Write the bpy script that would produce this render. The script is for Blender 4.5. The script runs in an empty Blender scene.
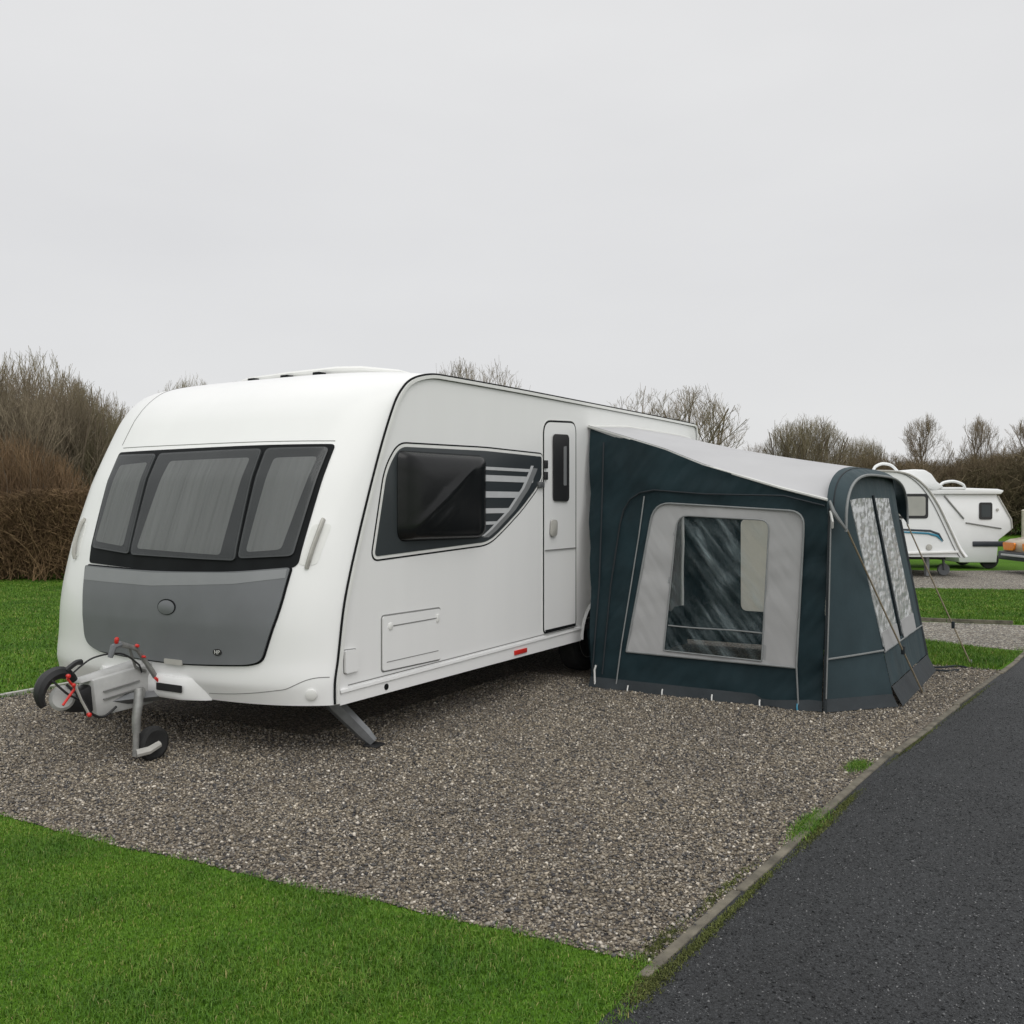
import bpy, bmesh, math, random
import numpy as np
from mathutils import Vector, Matrix, noise as mnoise
from mathutils.geometry import tessellate_polygon

scene = bpy.context.scene
COL = scene.collection
R = math.radians
random.seed(4)
RNG = np.random.default_rng(11)

# ------------------------------------------------------------------ site grid
# world: x right, y away from the photographer, z up.  The pitch, road edge, caravan and
# awning all follow one grid: s runs along the caravan (nose to tail), v away from its
# doorside wall (towards the road).  t = -v runs into the caravan.
ANG = math.atan2(582, 960)
US = np.array([math.sin(ANG), math.cos(ANG)])
VS = np.array([math.cos(ANG), -math.sin(ANG)])
U0, V0 = 4.6336, -4.1244
ROTZ = math.atan2(US[1], US[0])
def wd(s, v, z=0.0):
    u, w = s + U0, v + V0
    return (u*US[0] + w*VS[0], u*US[1] + w*VS[1], z)
def wd_np(s, v):
    u, w = s + U0, v + V0
    return u*US[0] + w*VS[0], u*US[1] + w*VS[1]
def sv_np(x, y):
    return x*US[0] + y*US[1] - U0, x*VS[0] + y*VS[1] - V0

# ------------------------------------------------------------------ materials
def new_mat(name):
    m = bpy.data.materials.new(name); m.use_nodes = True
    nt = m.node_tree
    return m, nt, nt.nodes['Principled BSDF']
def nd(nt, typ, **kw):
    n = nt.nodes.new(typ)
    for k, v in kw.items():
        if hasattr(n, k): setattr(n, k, v)
    return n
def setin(n, **kw):
    for k, v in kw.items():
        n.inputs[k.replace('_', ' ')].default_value = v
def c4(c): return (c[0], c[1], c[2], 1.0)
def ramp(nt, stops, fac=None):
    r = nt.nodes.new('ShaderNodeValToRGB')
    e = r.color_ramp.elements
    while len(e) < len(stops): e.new(0.5)
    for i, (p, c) in enumerate(stops):
        e[i].position = p; e[i].color = c4(c)
    if fac is not None: nt.links.new(fac, r.inputs[0])
    return r
def noise_node(nt, scale, detail=4, rough=0.55, coord='Object', vscale=None):
    tc = nt.nodes.new('ShaderNodeTexCoord')
    n = nt.nodes.new('ShaderNodeTexNoise')
    n.inputs['Scale'].default_value = scale; n.inputs['Detail'].default_value = detail
    n.inputs['Roughness'].default_value = rough
    src = tc.outputs[coord]
    if vscale:
        mp = nt.nodes.new('ShaderNodeMapping')
        mp.inputs['Scale'].default_value = vscale[:3]
        if len(vscale) > 3:
            mr = nt.nodes.new('ShaderNodeMapping'); mr.inputs['Rotation'].default_value = vscale[3]
            nt.links.new(src, mr.inputs[0]); src = mr.outputs[0]
        nt.links.new(src, mp.inputs[0]); src = mp.outputs[0]
    nt.links.new(src, n.inputs['Vector'])
    return n
def simple(name, col, rough=0.5, metal=0.0, var=0.12, scale=3.0, bump=0.0, bscale=60, coat=0.0, spec=None, vscale=None, bvscale=None, dist=0.01, bdetail=4):
    m, nt, b = new_mat(name)
    n = noise_node(nt, scale, vscale=vscale)
    lo = tuple(max(0, x*(1-var)) for x in col); hi = tuple(x*(1+var) for x in col)
    r = ramp(nt, [(0.3, lo), (0.7, hi)], n.outputs['Fac'])
    nt.links.new(r.outputs[0], b.inputs['Base Color'])
    setin(b, Roughness=rough, Metallic=metal)
    b.inputs['Coat Weight'].default_value = coat
    if spec is not None: b.inputs['Specular IOR Level'].default_value = spec
    if bump:
        n2 = noise_node(nt, bscale, detail=bdetail, vscale=bvscale)
        bp = nt.nodes.new('ShaderNodeBump'); bp.inputs['Strength'].default_value = bump
        bp.inputs['Distance'].default_value = dist
        nt.links.new(n2.outputs['Fac'], bp.inputs['Height'])
        nt.links.new(bp.outputs[0], b.inputs['Normal'])
    return m

M = {}
M['white'] = simple('white_gelcoat', (0.80, 0.80, 0.795), 0.36, var=0.010, scale=5.0, vscale=(1, 1, .12), coat=0.15, bump=0.02, bscale=2.2)
M['white_trim'] = simple('white_trim_paint', (0.74, 0.74, 0.72), 0.35, var=0.05, scale=5)
M['far_white'] = simple('far_white_paint', (0.78, 0.79, 0.79), 0.35, var=0.03, scale=2)
M['seal'] = simple('black_seal_rubber', (0.008, 0.009, 0.010), 0.6, spec=0.12, var=0.2, scale=8)
M['groove'] = simple('gap_rubber_and_shadow_line', (0.20, 0.20, 0.195), 0.7, var=0.1)  # grey of gaps and creases; also the edge trim's painted shadow line
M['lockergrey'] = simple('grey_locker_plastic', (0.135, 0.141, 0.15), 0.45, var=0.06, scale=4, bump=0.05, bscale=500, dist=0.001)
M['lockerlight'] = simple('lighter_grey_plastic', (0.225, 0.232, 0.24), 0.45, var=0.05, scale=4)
M['blind'] = simple('grey_blind_fabric', (0.235, 0.243, 0.242), 0.8, var=0.11, bdetail=1, scale=1.1, vscale=(1.0, 4, 0.3), bump=0.8, bscale=3, bvscale=(1, 8, 0.4), dist=0.03)
M['frit'] = simple('dark_window_border', (0.052, 0.056, 0.058), 0.25, var=0.1, spec=0.4)
M['handle'] = simple('weathered_grey_plastic', (0.40, 0.39, 0.36), 0.5, var=0.12, scale=10)
M['sidepanel'] = simple('slate_side_panel', (0.030, 0.036, 0.040), 0.3, var=0.08)
M['cover'] = simple('black_padded_window_cover', (0.006, 0.0065, 0.007), 0.24, var=0.2, scale=5, bump=0.12, bscale=9, spec=0.3)
M['silver'] = simple('silver_graphic_vinyl', (0.50, 0.51, 0.52), 0.35, var=0.06, scale=6)
M['midgrey'] = simple('mid_grey_vinyl', (0.19, 0.195, 0.2), 0.4, var=0.06)
M['steel'] = simple('galvanised_steel', (0.30, 0.30, 0.29), 0.5, metal=0.6, var=0.2, scale=18, bump=0.1)
M['darksteel'] = simple('dark_painted_steel', (0.17, 0.175, 0.18), 0.4, metal=0.4, var=0.2, scale=12)
M['black'] = simple('black_plastic', (0.016, 0.016, 0.017), 0.5, var=0.2)
M['tyre'] = simple('tyre_rubber', (0.018, 0.018, 0.018), 0.8, var=0.25, scale=20, bump=0.2)
M['under'] = simple('dark_underbody', (0.03, 0.03, 0.03), 0.9, var=0.2)
M['red'] = simple('red_plastic', (0.55, 0.025, 0.018), 0.35, var=0.1, scale=30)
M['orange'] = simple('orange_lens', (0.75, 0.23, 0.02), 0.2, var=0.1, scale=30)
M['hitchcover'] = simple('pale_grey_hitch_cover', (0.43, 0.43, 0.42), 0.5, var=0.12, scale=9)
M['teal'] = simple('dark_teal_canvas', (0.0085, 0.0225, 0.028), 0.68, var=0.25, scale=2.5, bump=0.9, bscale=2.6, bvscale=(1.2, 2.6, 0.9, (R(-35), 0, 0)), bdetail=1.2, dist=0.06, spec=0.25)
M['tealgrey'] = simple('grey_teal_canvas', (0.030, 0.050, 0.058), 0.7, var=0.15, scale=3, bump=0.7, bscale=3, bvscale=(1.6, 1.6, 0.5), bdetail=1.2, dist=0.05, spec=0.3)
M['skirt'] = simple('grey_mud_skirt', (0.016, 0.022, 0.026), 0.7, var=0.2, scale=6, bump=0.4, bscale=9, dist=0.02)
M['piping'] = simple('grey_piping', (0.20, 0.21, 0.21), 0.6, var=0.1, scale=10)
M['seam'] = simple('dark_seam_tape', (0.006, 0.012, 0.016), 0.7, var=0.2)
M['greycanvas'] = simple('pale_grey_canvas', (0.40, 0.40, 0.40), 0.7, var=0.03, scale=2.5, bump=0.25, bscale=3.0, bvscale=(1.2, 3.2, 0.8, (R(35), 0, 0)), bdetail=1.2, dist=0.04)
M['roofcanvas'] = simple('pale_roof_canvas', (0.56, 0.56, 0.57), 0.6, var=0.05, scale=1.5, bump=0.2, bscale=3, dist=0.02)
M['rope'] = simple('brown_guy_rope', (0.23, 0.19, 0.13), 0.8, var=0.2, scale=40)
M['clip'] = simple('white_clip', (0.6, 0.6, 0.58), 0.5)
M['blue'] = simple('teal_blue_vinyl', (0.03, 0.20, 0.30), 0.4)
M['beige'] = simple('cream_car_paint', (0.45, 0.36, 0.25), 0.3, var=0.06, coat=0.4)
M['navy'] = simple('dark_car_trim', (0.03, 0.036, 0.045), 0.4)
M['paleblind'] = simple('pale_window_blind', (0.34, 0.34, 0.31), 0.5, var=0.08)
M['post'] = simple('weathered_post', (0.42, 0.38, 0.32), 0.8, var=0.2, scale=8)

def glass_mat(name, tint, alpha, rough, bump=0, bscale=6, vs=None, dist=0.02):
    m, nt, b = new_mat(name)
    setin(b, Roughness=rough, Alpha=alpha)
    n = noise_node(nt, 3)
    r = ramp(nt, [(0.3, tuple(x*0.85 for x in tint)), (0.7, tuple(x*1.15 for x in tint))], n.outputs['Fac'])
    nt.links.new(r.outputs[0], b.inputs['Base Color'])
    if bump:
        n2 = noise_node(nt, bscale, detail=5, rough=0.6, vscale=vs)
        bp = nt.nodes.new('ShaderNodeBump'); bp.inputs['Strength'].default_value = bump
        bp.inputs['Distance'].default_value = dist
        nt.links.new(n2.outputs['Fac'], bp.inputs['Height']); nt.links.new(bp.outputs[0], b.inputs['Normal'])
    return m
M['tint'] = glass_mat('tinted_acrylic', (0.035, 0.038, 0.04), 0.30, 0.08, 0.05, 1.5)
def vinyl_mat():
    m, nt, b = new_mat('creased_vinyl_painted_glints')
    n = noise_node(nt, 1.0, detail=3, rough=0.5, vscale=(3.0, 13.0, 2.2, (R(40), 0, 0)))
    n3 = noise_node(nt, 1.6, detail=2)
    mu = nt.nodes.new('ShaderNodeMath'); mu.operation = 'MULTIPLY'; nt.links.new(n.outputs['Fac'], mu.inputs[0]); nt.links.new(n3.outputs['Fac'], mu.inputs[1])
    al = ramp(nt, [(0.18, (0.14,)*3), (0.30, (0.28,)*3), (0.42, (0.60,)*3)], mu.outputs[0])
    cl = ramp(nt, [(0.18, (0.03, 0.065, 0.075)), (0.42, (0.25, 0.31, 0.325))], mu.outputs[0])  # light crease streaks painted into colour and opacity in place of reflections
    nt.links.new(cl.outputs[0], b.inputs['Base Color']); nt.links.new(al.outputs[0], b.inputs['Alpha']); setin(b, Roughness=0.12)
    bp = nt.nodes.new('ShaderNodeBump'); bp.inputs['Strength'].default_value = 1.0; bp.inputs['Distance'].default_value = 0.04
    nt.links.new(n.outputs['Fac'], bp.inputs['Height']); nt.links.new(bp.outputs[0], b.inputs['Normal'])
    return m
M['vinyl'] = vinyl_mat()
def milky():
    m, nt, b = new_mat('milky_vinyl')
    n = noise_node(nt, 2.5); r = ramp(nt, [(0.3, (0.42, 0.40, 0.35)), (0.7, (0.58, 0.56, 0.50))], n.outputs['Fac'])
    nt.links.new(r.outputs[0], b.inputs['Base Color']); setin(b, Roughness=0.5)
    t = nt.nodes.new('ShaderNodeBsdfTranslucent'); t.inputs[0].default_value = (0.8, 0.77, 0.68, 1)
    mx = nt.nodes.new('ShaderNodeMixShader'); mx.inputs[0].default_value = 0.65
    nt.links.new(b.outputs[0], mx.inputs[1]); nt.links.new(t.outputs[0], mx.inputs[2]); nt.links.new(mx.outputs[0], nt.nodes['Material Output'].inputs[0])
    return m
M['vinyl_far'] = milky()
M['vinyl_front'] = simple('crinkled_vinyl_painted_sky', (0.40, 0.41, 0.41), 0.22, var=0.09, scale=9, vscale=(.35, 1, 1), bump=0.7, bscale=15, bvscale=(.4, 1, .8), bdetail=1.2, dist=0.05)  # pale base colour paints the sky's reflection on the clear strips
M['cabglass'] = glass_mat('dark_glass', (0.02, 0.023, 0.025), 1.0, 0.08)

def translucent(m, col, fac):
    nt = m.node_tree; b = nt.nodes['Principled BSDF']
    t = nt.nodes.new('ShaderNodeBsdfTranslucent'); t.inputs[0].default_value = c4(col)
    mx = nt.nodes.new('ShaderNodeMixShader'); mx.inputs[0].default_value = fac
    nt.links.new(b.outputs[0], mx.inputs[1]); nt.links.new(t.outputs[0], mx.inputs[2]); nt.links.new(mx.outputs[0], nt.nodes['Material Output'].inputs[0])
translucent(M['roofcanvas'], (0.62, 0.62, 0.63), 0.22)
translucent(M['greycanvas'], (0.5, 0.5, 0.5), 0.15)
# --- foliage and twigs
def island_mat(name, stops, rough, patch_scale=0.9, patch_amt=0.35, transl=0.0, patch_cols=None):
    m, nt, b = new_mat(name)
    g = nt.nodes.new('ShaderNodeNewGeometry')
    r = ramp(nt, stops, g.outputs['Random Per Island'])
    n = noise_node(nt, patch_scale, detail=6, rough=0.65)
    pc = patch_cols or ((1-patch_amt,)*3, (1+patch_amt,)*3)
    r2 = ramp(nt, [(0.32, pc[0]), (0.68, pc[1])], n.outputs['Fac'])
    mx = nt.nodes.new('ShaderNodeMix'); mx.data_type = 'RGBA'; mx.blend_type = 'MULTIPLY'
    mx.inputs['Factor'].default_value = 1.0
    nt.links.new(r.outputs[0], mx.inputs['A']); nt.links.new(r2.outputs[0], mx.inputs['B'])
    nt.links.new(mx.outputs['Result'], b.inputs['Base Color'])
    setin(b, Roughness=rough)
    b.inputs['Specular IOR Level'].default_value = 0.25
    return m
M['blade'] = island_mat('grass_blades', [(0.0, (0.045, 0.110, 0.008)), (0.45, (0.078, 0.184, 0.013)), (0.88, (0.118, 0.228, 0.022)), (0.96, (0.20, 0.25, 0.05)), (1.0, (0.32, 0.29, 0.11))],
                       0.55, 1.7, patch_cols=((0.66, 0.77, 0.85), (1.45, 1.26, 1.4)))
M['stone'] = island_mat('gravel_stones', [(0.0, (0.045, 0.045, 0.048)), (0.18, (0.095, 0.091, 0.088)), (0.32, (0.150, 0.128, 0.098)), (0.5, (0.212, 0.184, 0.142)), (0.68, (0.285, 0.248, 0.192)), (0.80, (0.215, 0.206, 0.192)), (0.92, (0.40, 0.35, 0.28)), (1.0, (0.60, 0.56, 0.49))],
                       0.8, 1.1, patch_cols=((0.92, 0.92, 0.94), (1.27, 1.25, 1.21)))
M['chip'] = island_mat('asphalt_chippings', [(0.0, (0.008, 0.0085, 0.009)), (0.5, (0.030, 0.0315, 0.033)), (0.88, (0.082, 0.085, 0.088)), (1.0, (0.20, 0.20, 0.20))], 0.5, 0.8, patch_amt=.3)
M['moss'] = island_mat('mossy_blades', [(0.0, (0.040, 0.048, 0.014)), (0.5, (0.080, 0.100, 0.022)), (1.0, (0.14, 0.15, 0.045))], .7, 3.0)
M['bark'] = simple('grey_brown_bark', (0.15, 0.118, 0.082), 0.9, var=0.3, scale=2)
M['twig'] = simple('grey_brown_twigs', (0.225, 0.182, 0.125), 0.9, var=0.3, scale=0.5)
M['twig_orange'] = simple('rust_brown_twigs', (0.21, 0.135, 0.072), 0.9, var=0.3, scale=0.7)
M['twig_olive'] = simple('olive_brown_twigs', (0.215, 0.182, 0.110), 0.9, var=0.3, scale=0.5)
M['hedge'] = island_mat('brown_hedge_twigs', [(0.0, (0.085, 0.052, 0.028)), (0.5, (0.17, 0.108, 0.058)), (1.0, (0.28, 0.19, 0.105))], 0.9, 0.7)
M['wood'] = island_mat('far_wood_twigs', [(0.0, (0.08, 0.064, 0.042)), (0.5, (0.15, 0.12, 0.08)), (1.0, (0.23, 0.185, 0.125))], 0.9, 0.12, patch_cols=((0.75, 0.8, 0.7), (1.25, 1.15, 1.1)))

# --- ground sheets
def grass_ground():
    m, nt, b = new_mat('turf')
    n = noise_node(nt, 0.35, detail=8, rough=0.65)
    n2 = noise_node(nt, 40, detail=4, rough=0.7)
    r = ramp(nt, [(0.3, (0.056, 0.130, 0.010)), (0.55, (0.077, 0.172, 0.013)), (0.75, (0.092, 0.172, 0.018))], n.outputs['Fac'])
    r2 = ramp(nt, [(0.3, (0.55,)*3), (0.7, (1.3,)*3)], n2.outputs['Fac'])
    mx = nt.nodes.new('ShaderNodeMix'); mx.data_type = 'RGBA'; mx.blend_type = 'MULTIPLY'; mx.inputs['Factor'].default_value = 1
    nt.links.new(r.outputs[0], mx.inputs['A']); nt.links.new(r2.outputs[0], mx.inputs['B'])
    nt.links.new(mx.outputs['Result'], b.inputs['Base Color']); setin(b, Roughness=0.95)
    b.inputs['Specular IOR Level'].default_value = 0.1
    bp = nt.nodes.new('ShaderNodeBump'); bp.inputs['Strength'].default_value = 0.7; bp.inputs['Distance'].default_value = 0.02
    nt.links.new(n2.outputs['Fac'], bp.inputs['Height']); nt.links.new(bp.outputs[0], b.inputs['Normal'])
    return m
def pebbles(name, stops, scale, tint=(1, 1, 1), bump=0.8, dist=0.01, rough=0.85, big=0.5, bigvar=0.18, spec=0.3):
    m, nt, b = new_mat(name)
    tc = nt.nodes.new('ShaderNodeTexCoord')
    v = nt.nodes.new('ShaderNodeTexVoronoi'); v.inputs['Scale'].default_value = scale
    nt.links.new(tc.outputs['Object'], v.inputs['Vector'])
    sep = nt.nodes.new('ShaderNodeSeparateColor'); nt.links.new(v.outputs['Color'], sep.inputs[0])
    r = ramp(nt, [(p, tuple(c[i]*tint[i] for i in range(3))) for p, c in stops], sep.outputs[0])
    n = noise_node(nt, big, detail=6, rough=0.6)
    r2 = ramp(nt, [(0.3, (1-bigvar,)*3), (0.7, (1+bigvar,)*3)], n.outputs['Fac'])
    mx = nt.nodes.new('ShaderNodeMix'); mx.data_type = 'RGBA'; mx.blend_type = 'MULTIPLY'; mx.inputs['Factor'].default_value = 1
    nt.links.new(r.outputs[0], mx.inputs['A']); nt.links.new(r2.outputs[0], mx.inputs['B'])
    nt.links.new(mx.outputs['Result'], b.inputs['Base Color']); setin(b, Roughness=rough)
    b.inputs['Specular IOR Level'].default_value = spec
    bp = nt.nodes.new('ShaderNodeBump'); bp.inputs['Strength'].default_value = bump; bp.inputs['Distance'].default_value = dist
    bp.invert = True
    nt.links.new(v.outputs['Distance'], bp.inputs['Height']); nt.links.new(bp.outputs[0], b.inputs['Normal'])
    return m
GST = [(0.0, (0.03, 0.03, 0.035)), (0.3, (0.085, 0.072, 0.058)), (0.6, (0.165, 0.135, 0.10)), (0.85, (0.25, 0.21, 0.16)), (1.0, (0.45, 0.42, 0.36))]
M['turf'] = grass_ground()
M['gravel'] = pebbles('gravel_bed', GST, 95, bump=1.0, dist=0.012)
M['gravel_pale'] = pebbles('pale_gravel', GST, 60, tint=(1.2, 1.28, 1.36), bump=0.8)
M['asphalt'] = pebbles('damp_asphalt', [(0.0, (0.014, 0.015, 0.016)), (0.5, (0.027, 0.029, 0.031)), (1.0, (0.050, 0.053, 0.056))], 130, bump=1.0, dist=0.012, rough=0.7, big=0.9, bigvar=0.22, spec=0.45)
M['kerb'] = simple('weathered_concrete_edging', (0.125, 0.112, 0.085), 0.9, var=0.5, scale=9, bump=0.8, bscale=30)

# ------------------------------------------------------------------ objects
def tag(o, label=None, cat=None, group=None, kind=None):
    if label: o['label'] = label
    if cat: o['category'] = cat
    if group: o['group'] = group
    if kind: o['kind'] = kind
    return o
def empty(name, loc, rz=0.0):
    o = bpy.data.objects.new(name, None); COL.objects.link(o)
    o.location = loc; o.rotation_euler = (0, 0, rz); o.empty_display_size = 0.3
    return o
def copy_tree(o, parent=None):
    c = o.copy(); COL.objects.link(c); c.parent = parent
    for ch in list(o.children): copy_tree(ch, c)
    return c

class MB:
    """collects shapes and links them as one mesh object"""
    def __init__(self): self.v = []; self.f = []
    def add(self, vs, fs):
        k = len(self.v); self.v += [tuple(map(float, p)) for p in vs]; self.f += [tuple(i+k for i in q) for q in fs]
        return self
    def box(self, c, d, rot=None, taper=1.0):
        x, y, z = d[0]/2, d[1]/2, d[2]/2
        vs = [Vector((sx*x*(taper if sz > 0 else 1), sy*y*(taper if sz > 0 else 1), sz*z)) for sz in (-1, 1) for sx, sy in ((-1, -1), (1, -1), (1, 1), (-1, 1))]
        if rot is not None: vs = [rot @ p for p in vs]
        vs = [p + Vector(c) for p in vs]
        return self.add(vs, [(3, 2, 1, 0), (4, 5, 6, 7), (0, 1, 5, 4), (1, 2, 6, 5), (2, 3, 7, 6), (3, 0, 4, 7)])
    def hexa(self, pts):   # 8 points: bottom loop then top loop
        return self.add(pts, [(3, 2, 1, 0), (4, 5, 6, 7), (0, 1, 5, 4), (1, 2, 6, 5), (2, 3, 7, 6), (3, 0, 4, 7)])
    def tube(self, path, r, n=8, cap=True, flat=None):
        P = [Vector(p) for p in path]
        rs = r if hasattr(r, '__len__') else [r]*len(P)
        vs = []; ref = None
        for i, p in enumerate(P):
            d = (P[min(i+1, len(P)-1)] - P[max(i-1, 0)])
            if d.length < 1e-9: d = Vector((0, 0, 1))
            d.normalize()
            if ref is None:
                ref = Vector((0, 0, 1)) if abs(d.z) < 0.9 else Vector((1, 0, 0))
            a = (ref - d*ref.dot(d))
            if a.length < 1e-6: a = Vector((1, 0, 0)).cross(d)
            a.normalize(); b = d.cross(a); ref = a
            for k in range(n):
                q = 2*math.pi*k/n
                fa, fb = flat if flat else (1, 1)
                vs.append(p + (a*math.cos(q)*fa + b*math.sin(q)*fb)*rs[i])
        fs = []
        for i in range(len(P)-1):
            for k in range(n):
                fs.append((i*n+k, i*n+(k+1) % n, (i+1)*n+(k+1) % n, (i+1)*n+k))
        if cap:
            fs.append(tuple(reversed(range(n)))); fs.append(tuple(range((len(P)-1)*n, len(P)*n)))
        return self.add(vs, fs)
    def lathe(self, c, axis, prof, n=24):   # prof: (along axis, radius)
        ax = Vector(axis).normalized(); ref = Vector((0, 0, 1)) if abs(ax.z) < 0.9 else Vector((1, 0, 0))
        a = (ref - ax*ref.dot(ax)).normalized(); b = ax.cross(a); c = Vector(c); vs = []; fs = []
        for (h, r) in prof:
            for k in range(n):
                q = 2*math.pi*k/n; vs.append(c + ax*h + (a*math.cos(q)+b*math.sin(q))*max(r, 1e-4))
        for i in range(len(prof)-1):
            for k in range(n): fs.append((i*n+k, i*n+(k+1) % n, (i+1)*n+(k+1) % n, (i+1)*n+k))
        fs.append(tuple(reversed(range(n)))); fs.append(tuple(range((len(prof)-1)*n, len(prof)*n)))
        return self.add(vs, fs)
    def grid(self, fn, nx, ny):
        vs = [fn(i/nx, j/ny) for j in range(ny+1) for i in range(nx+1)]
        fs = [(j*(nx+1)+i, j*(nx+1)+i+1, (j+1)*(nx+1)+i+1, (j+1)*(nx+1)+i) for j in range(ny) for i in range(nx)]
        return self.add(vs, fs)
    def patch(self, outline, surf, o0=0.0, o1=0.006, rings=6, hf=None):
        """a raised sheet of the given outline laid on a surface: rim from o0 up to o1, then rings closing to the middle"""
        O = np.array(outline, float); c = (O.min(0)+O.max(0))/2; n = len(O); vs = []; fs = []
        def put(a, b, o):
            p, nn = surf(a, b); return tuple(p[i]+nn[i]*o for i in range(3))
        for a, b in O: vs.append(put(a, b, o0))
        for k in range(rings):
            q = 1-k/rings
            for a, b in c+(O-c)*q:
                vs.append(put(a, b, o1 + (hf(a, b, q) if hf else 0)))
        vs.append(put(c[0], c[1], o1+(hf(c[0], c[1], 0) if hf else 0)))
        for k in range(rings):
            for i in range(n): fs.append((k*n+i, k*n+(i+1) % n, (k+1)*n+(i+1) % n, (k+1)*n+i))
        for i in range(n): fs.append((rings*n+i, rings*n+(i+1) % n, len(vs)-1))
        return self.add(vs, fs)
    def ring(self, A, B, surf, o=0.0, rings=6, hf=None):
        """sheet between two outlines seen from the middle of B"""
        B = np.array(B, float); A = np.array(A, float); c = (B.min(0)+B.max(0))/2
        def angs(P): return np.arctan2(P[:, 1]-c[1], P[:, 0]-c[0])
        th = np.unique(np.round(np.concatenate([angs(A), angs(B), np.linspace(-math.pi, math.pi, 120, endpoint=False)]), 4))
        def ray(P, q):
            d = np.array([math.cos(q), math.sin(q)]); best = None
            for i in range(len(P)):
                p, e = P[i]-c, P[(i+1) % len(P)]-P[i]
                den = d[0]*e[1]-d[1]*e[0]
                if abs(den) < 1e-12: continue
                t = (p[0]*e[1]-p[1]*e[0])/den; u = (p[0]*d[1]-p[1]*d[0])/den
                if t > 0 and -1e-6 <= u <= 1+1e-6 and (best is None or t > best): best = t
            return c+d*(best or 0)
        LA = [ray(A, q) for q in th]; LB = [ray(B, q) for q in th]; n = len(th); vs = []; fs = []
        for k in range(rings+1):
            w = k/rings
            for i in range(n):
                a, b = LA[i]*(1-w)+LB[i]*w
                p, nn = surf(a, b); h = o+(hf(a, b, w) if hf else 0)
                vs.append(tuple(p[j]+nn[j]*h for j in range(3)))
        for k in range(rings):
            for i in range(n): fs.append((k*n+i, k*n+(i+1) % n, (k+1)*n+(i+1) % n, (k+1)*n+i))
        return self.add(vs, fs)
    def poly(self, pts):
        tr = tessellate_polygon([[Vector(p) for p in pts]])
        return self.add(pts, [tuple(t) for t in tr])
    def prism(self, pts, off):
        """outline (3-D, planar) pushed by off"""
        n = len(pts); o = Vector(off); tr = tessellate_polygon([[Vector(p) for p in pts]])
        vs = [Vector(p) for p in pts]+[Vector(p)+o for p in pts]
        fs = [tuple(t) for t in tr]+[tuple(i+n for i in reversed(t)) for t in tr]+[(i, (i+1) % n, (i+1) % n+n, i+n) for i in range(n)]
        return self.add(vs, fs)
    def build(self, name, mat, parent=None, smooth=True, sharp=35, bevel=0.0, recalc=True, offset=None):
        me = bpy.data.meshes.new(name)
        vs = self.v
        if offset is not None: vs = [(p[0]-offset[0], p[1]-offset[1], p[2]-offset[2]) for p in vs]
        me.from_pydata(vs, [], self.f)
        if recalc or bevel:
            bm = bmesh.new(); bm.from_mesh(me)
            if recalc: bmesh.ops.recalc_face_normals(bm, faces=bm.faces)
            if bevel:
                ed = [e for e in bm.edges if len(e.link_faces) == 2 and e.calc_face_angle(0) > R(30)]
                bmesh.ops.bevel(bm, geom=ed, offset=bevel, segments=2, affect='EDGES', profile=0.5)
            bm.to_mesh(me); bm.free()
        if smooth:
            me.polygons.foreach_set('use_smooth', [True]*len(me.polygons))
            me.set_sharp_from_angle(angle=R(sharp))
        me.materials.append(mat)
        o = bpy.data.objects.new(name, me); COL.objects.link(o)
        if parent: o.parent = parent
        return o

def np_mesh(name, V, F, mat, parent=None, smooth=False):
    """fast mesh from arrays; F has one fixed size per row"""
    me = bpy.data.meshes.new(name)
    nv, nf, k = len(V), len(F), F.shape[1]
    me.vertices.add(nv); me.vertices.foreach_set('co', np.ascontiguousarray(V, dtype=np.float32).ravel())
    me.loops.add(nf*k); me.loops.foreach_set('vertex_index', np.ascontiguousarray(F, dtype=np.int32).ravel())
    me.polygons.add(nf); me.polygons.foreach_set('loop_start', np.arange(0, nf*k, k, dtype=np.int32))
    if smooth: me.polygons.foreach_set('use_smooth', np.ones(nf, dtype=bool))
    me.update(calc_edges=True); me.materials.append(mat)
    o = bpy.data.objects.new(name, me); COL.objects.link(o)
    if parent: o.parent = parent
    return o

def rounded(poly, r, step=0.05, seg=6):
    """closed outline with rounded corners (one radius or one per corner), long edges subdivided"""
    P = [np.array(p, float) for p in poly]; n = len(P); out = []
    rr = r if hasattr(r, '__len__') else [r]*n
    for i in range(n):
        p, a, b = P[i], P[i-1], P[(i+1) % n]
        la, lb = np.linalg.norm(a-p), np.linalg.norm(b-p); k = min(rr[i], la*0.48, lb*0.48)
        s, e = p+(a-p)/la*k, p+(b-p)/lb*k
        if k < 1e-5: out.append(p); 
        else:
            for q in np.linspace(0, 1, seg+1): out.append((1-q)**2*s+2*q*(1-q)*p+q*q*e)
    res = []
    for i in range(len(out)):
        a, b = out[i], out[(i+1) % len(out)]; L = np.linalg.norm(b-a)
        if L < 1e-7: continue
        m = max(1, int(L/step))
        for k in range(m): res.append(a+(b-a)*k/m)
    return res

def inset(outline, d):
    O = np.array(outline); n = len(O); out = []
    area = 0.5*sum(O[i][0]*O[(i+1) % n][1]-O[(i+1) % n][0]*O[i][1] for i in range(n)); sg = 1 if area > 0 else -1
    for i in range(n):
        e = O[(i+1) % n]-O[i-1]; e = e/(np.linalg.norm(e)+1e-9)
        out.append(O[i]+np.array([-e[1], e[0]])*d*sg)
    return out

# ==================================================================== SETTING
ground = MB().grid(lambda a, b: (-300+600*a, -200+700*b, 0), 4, 4).build('grass_ground', M['turf']); tag(ground, kind='structure')

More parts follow.
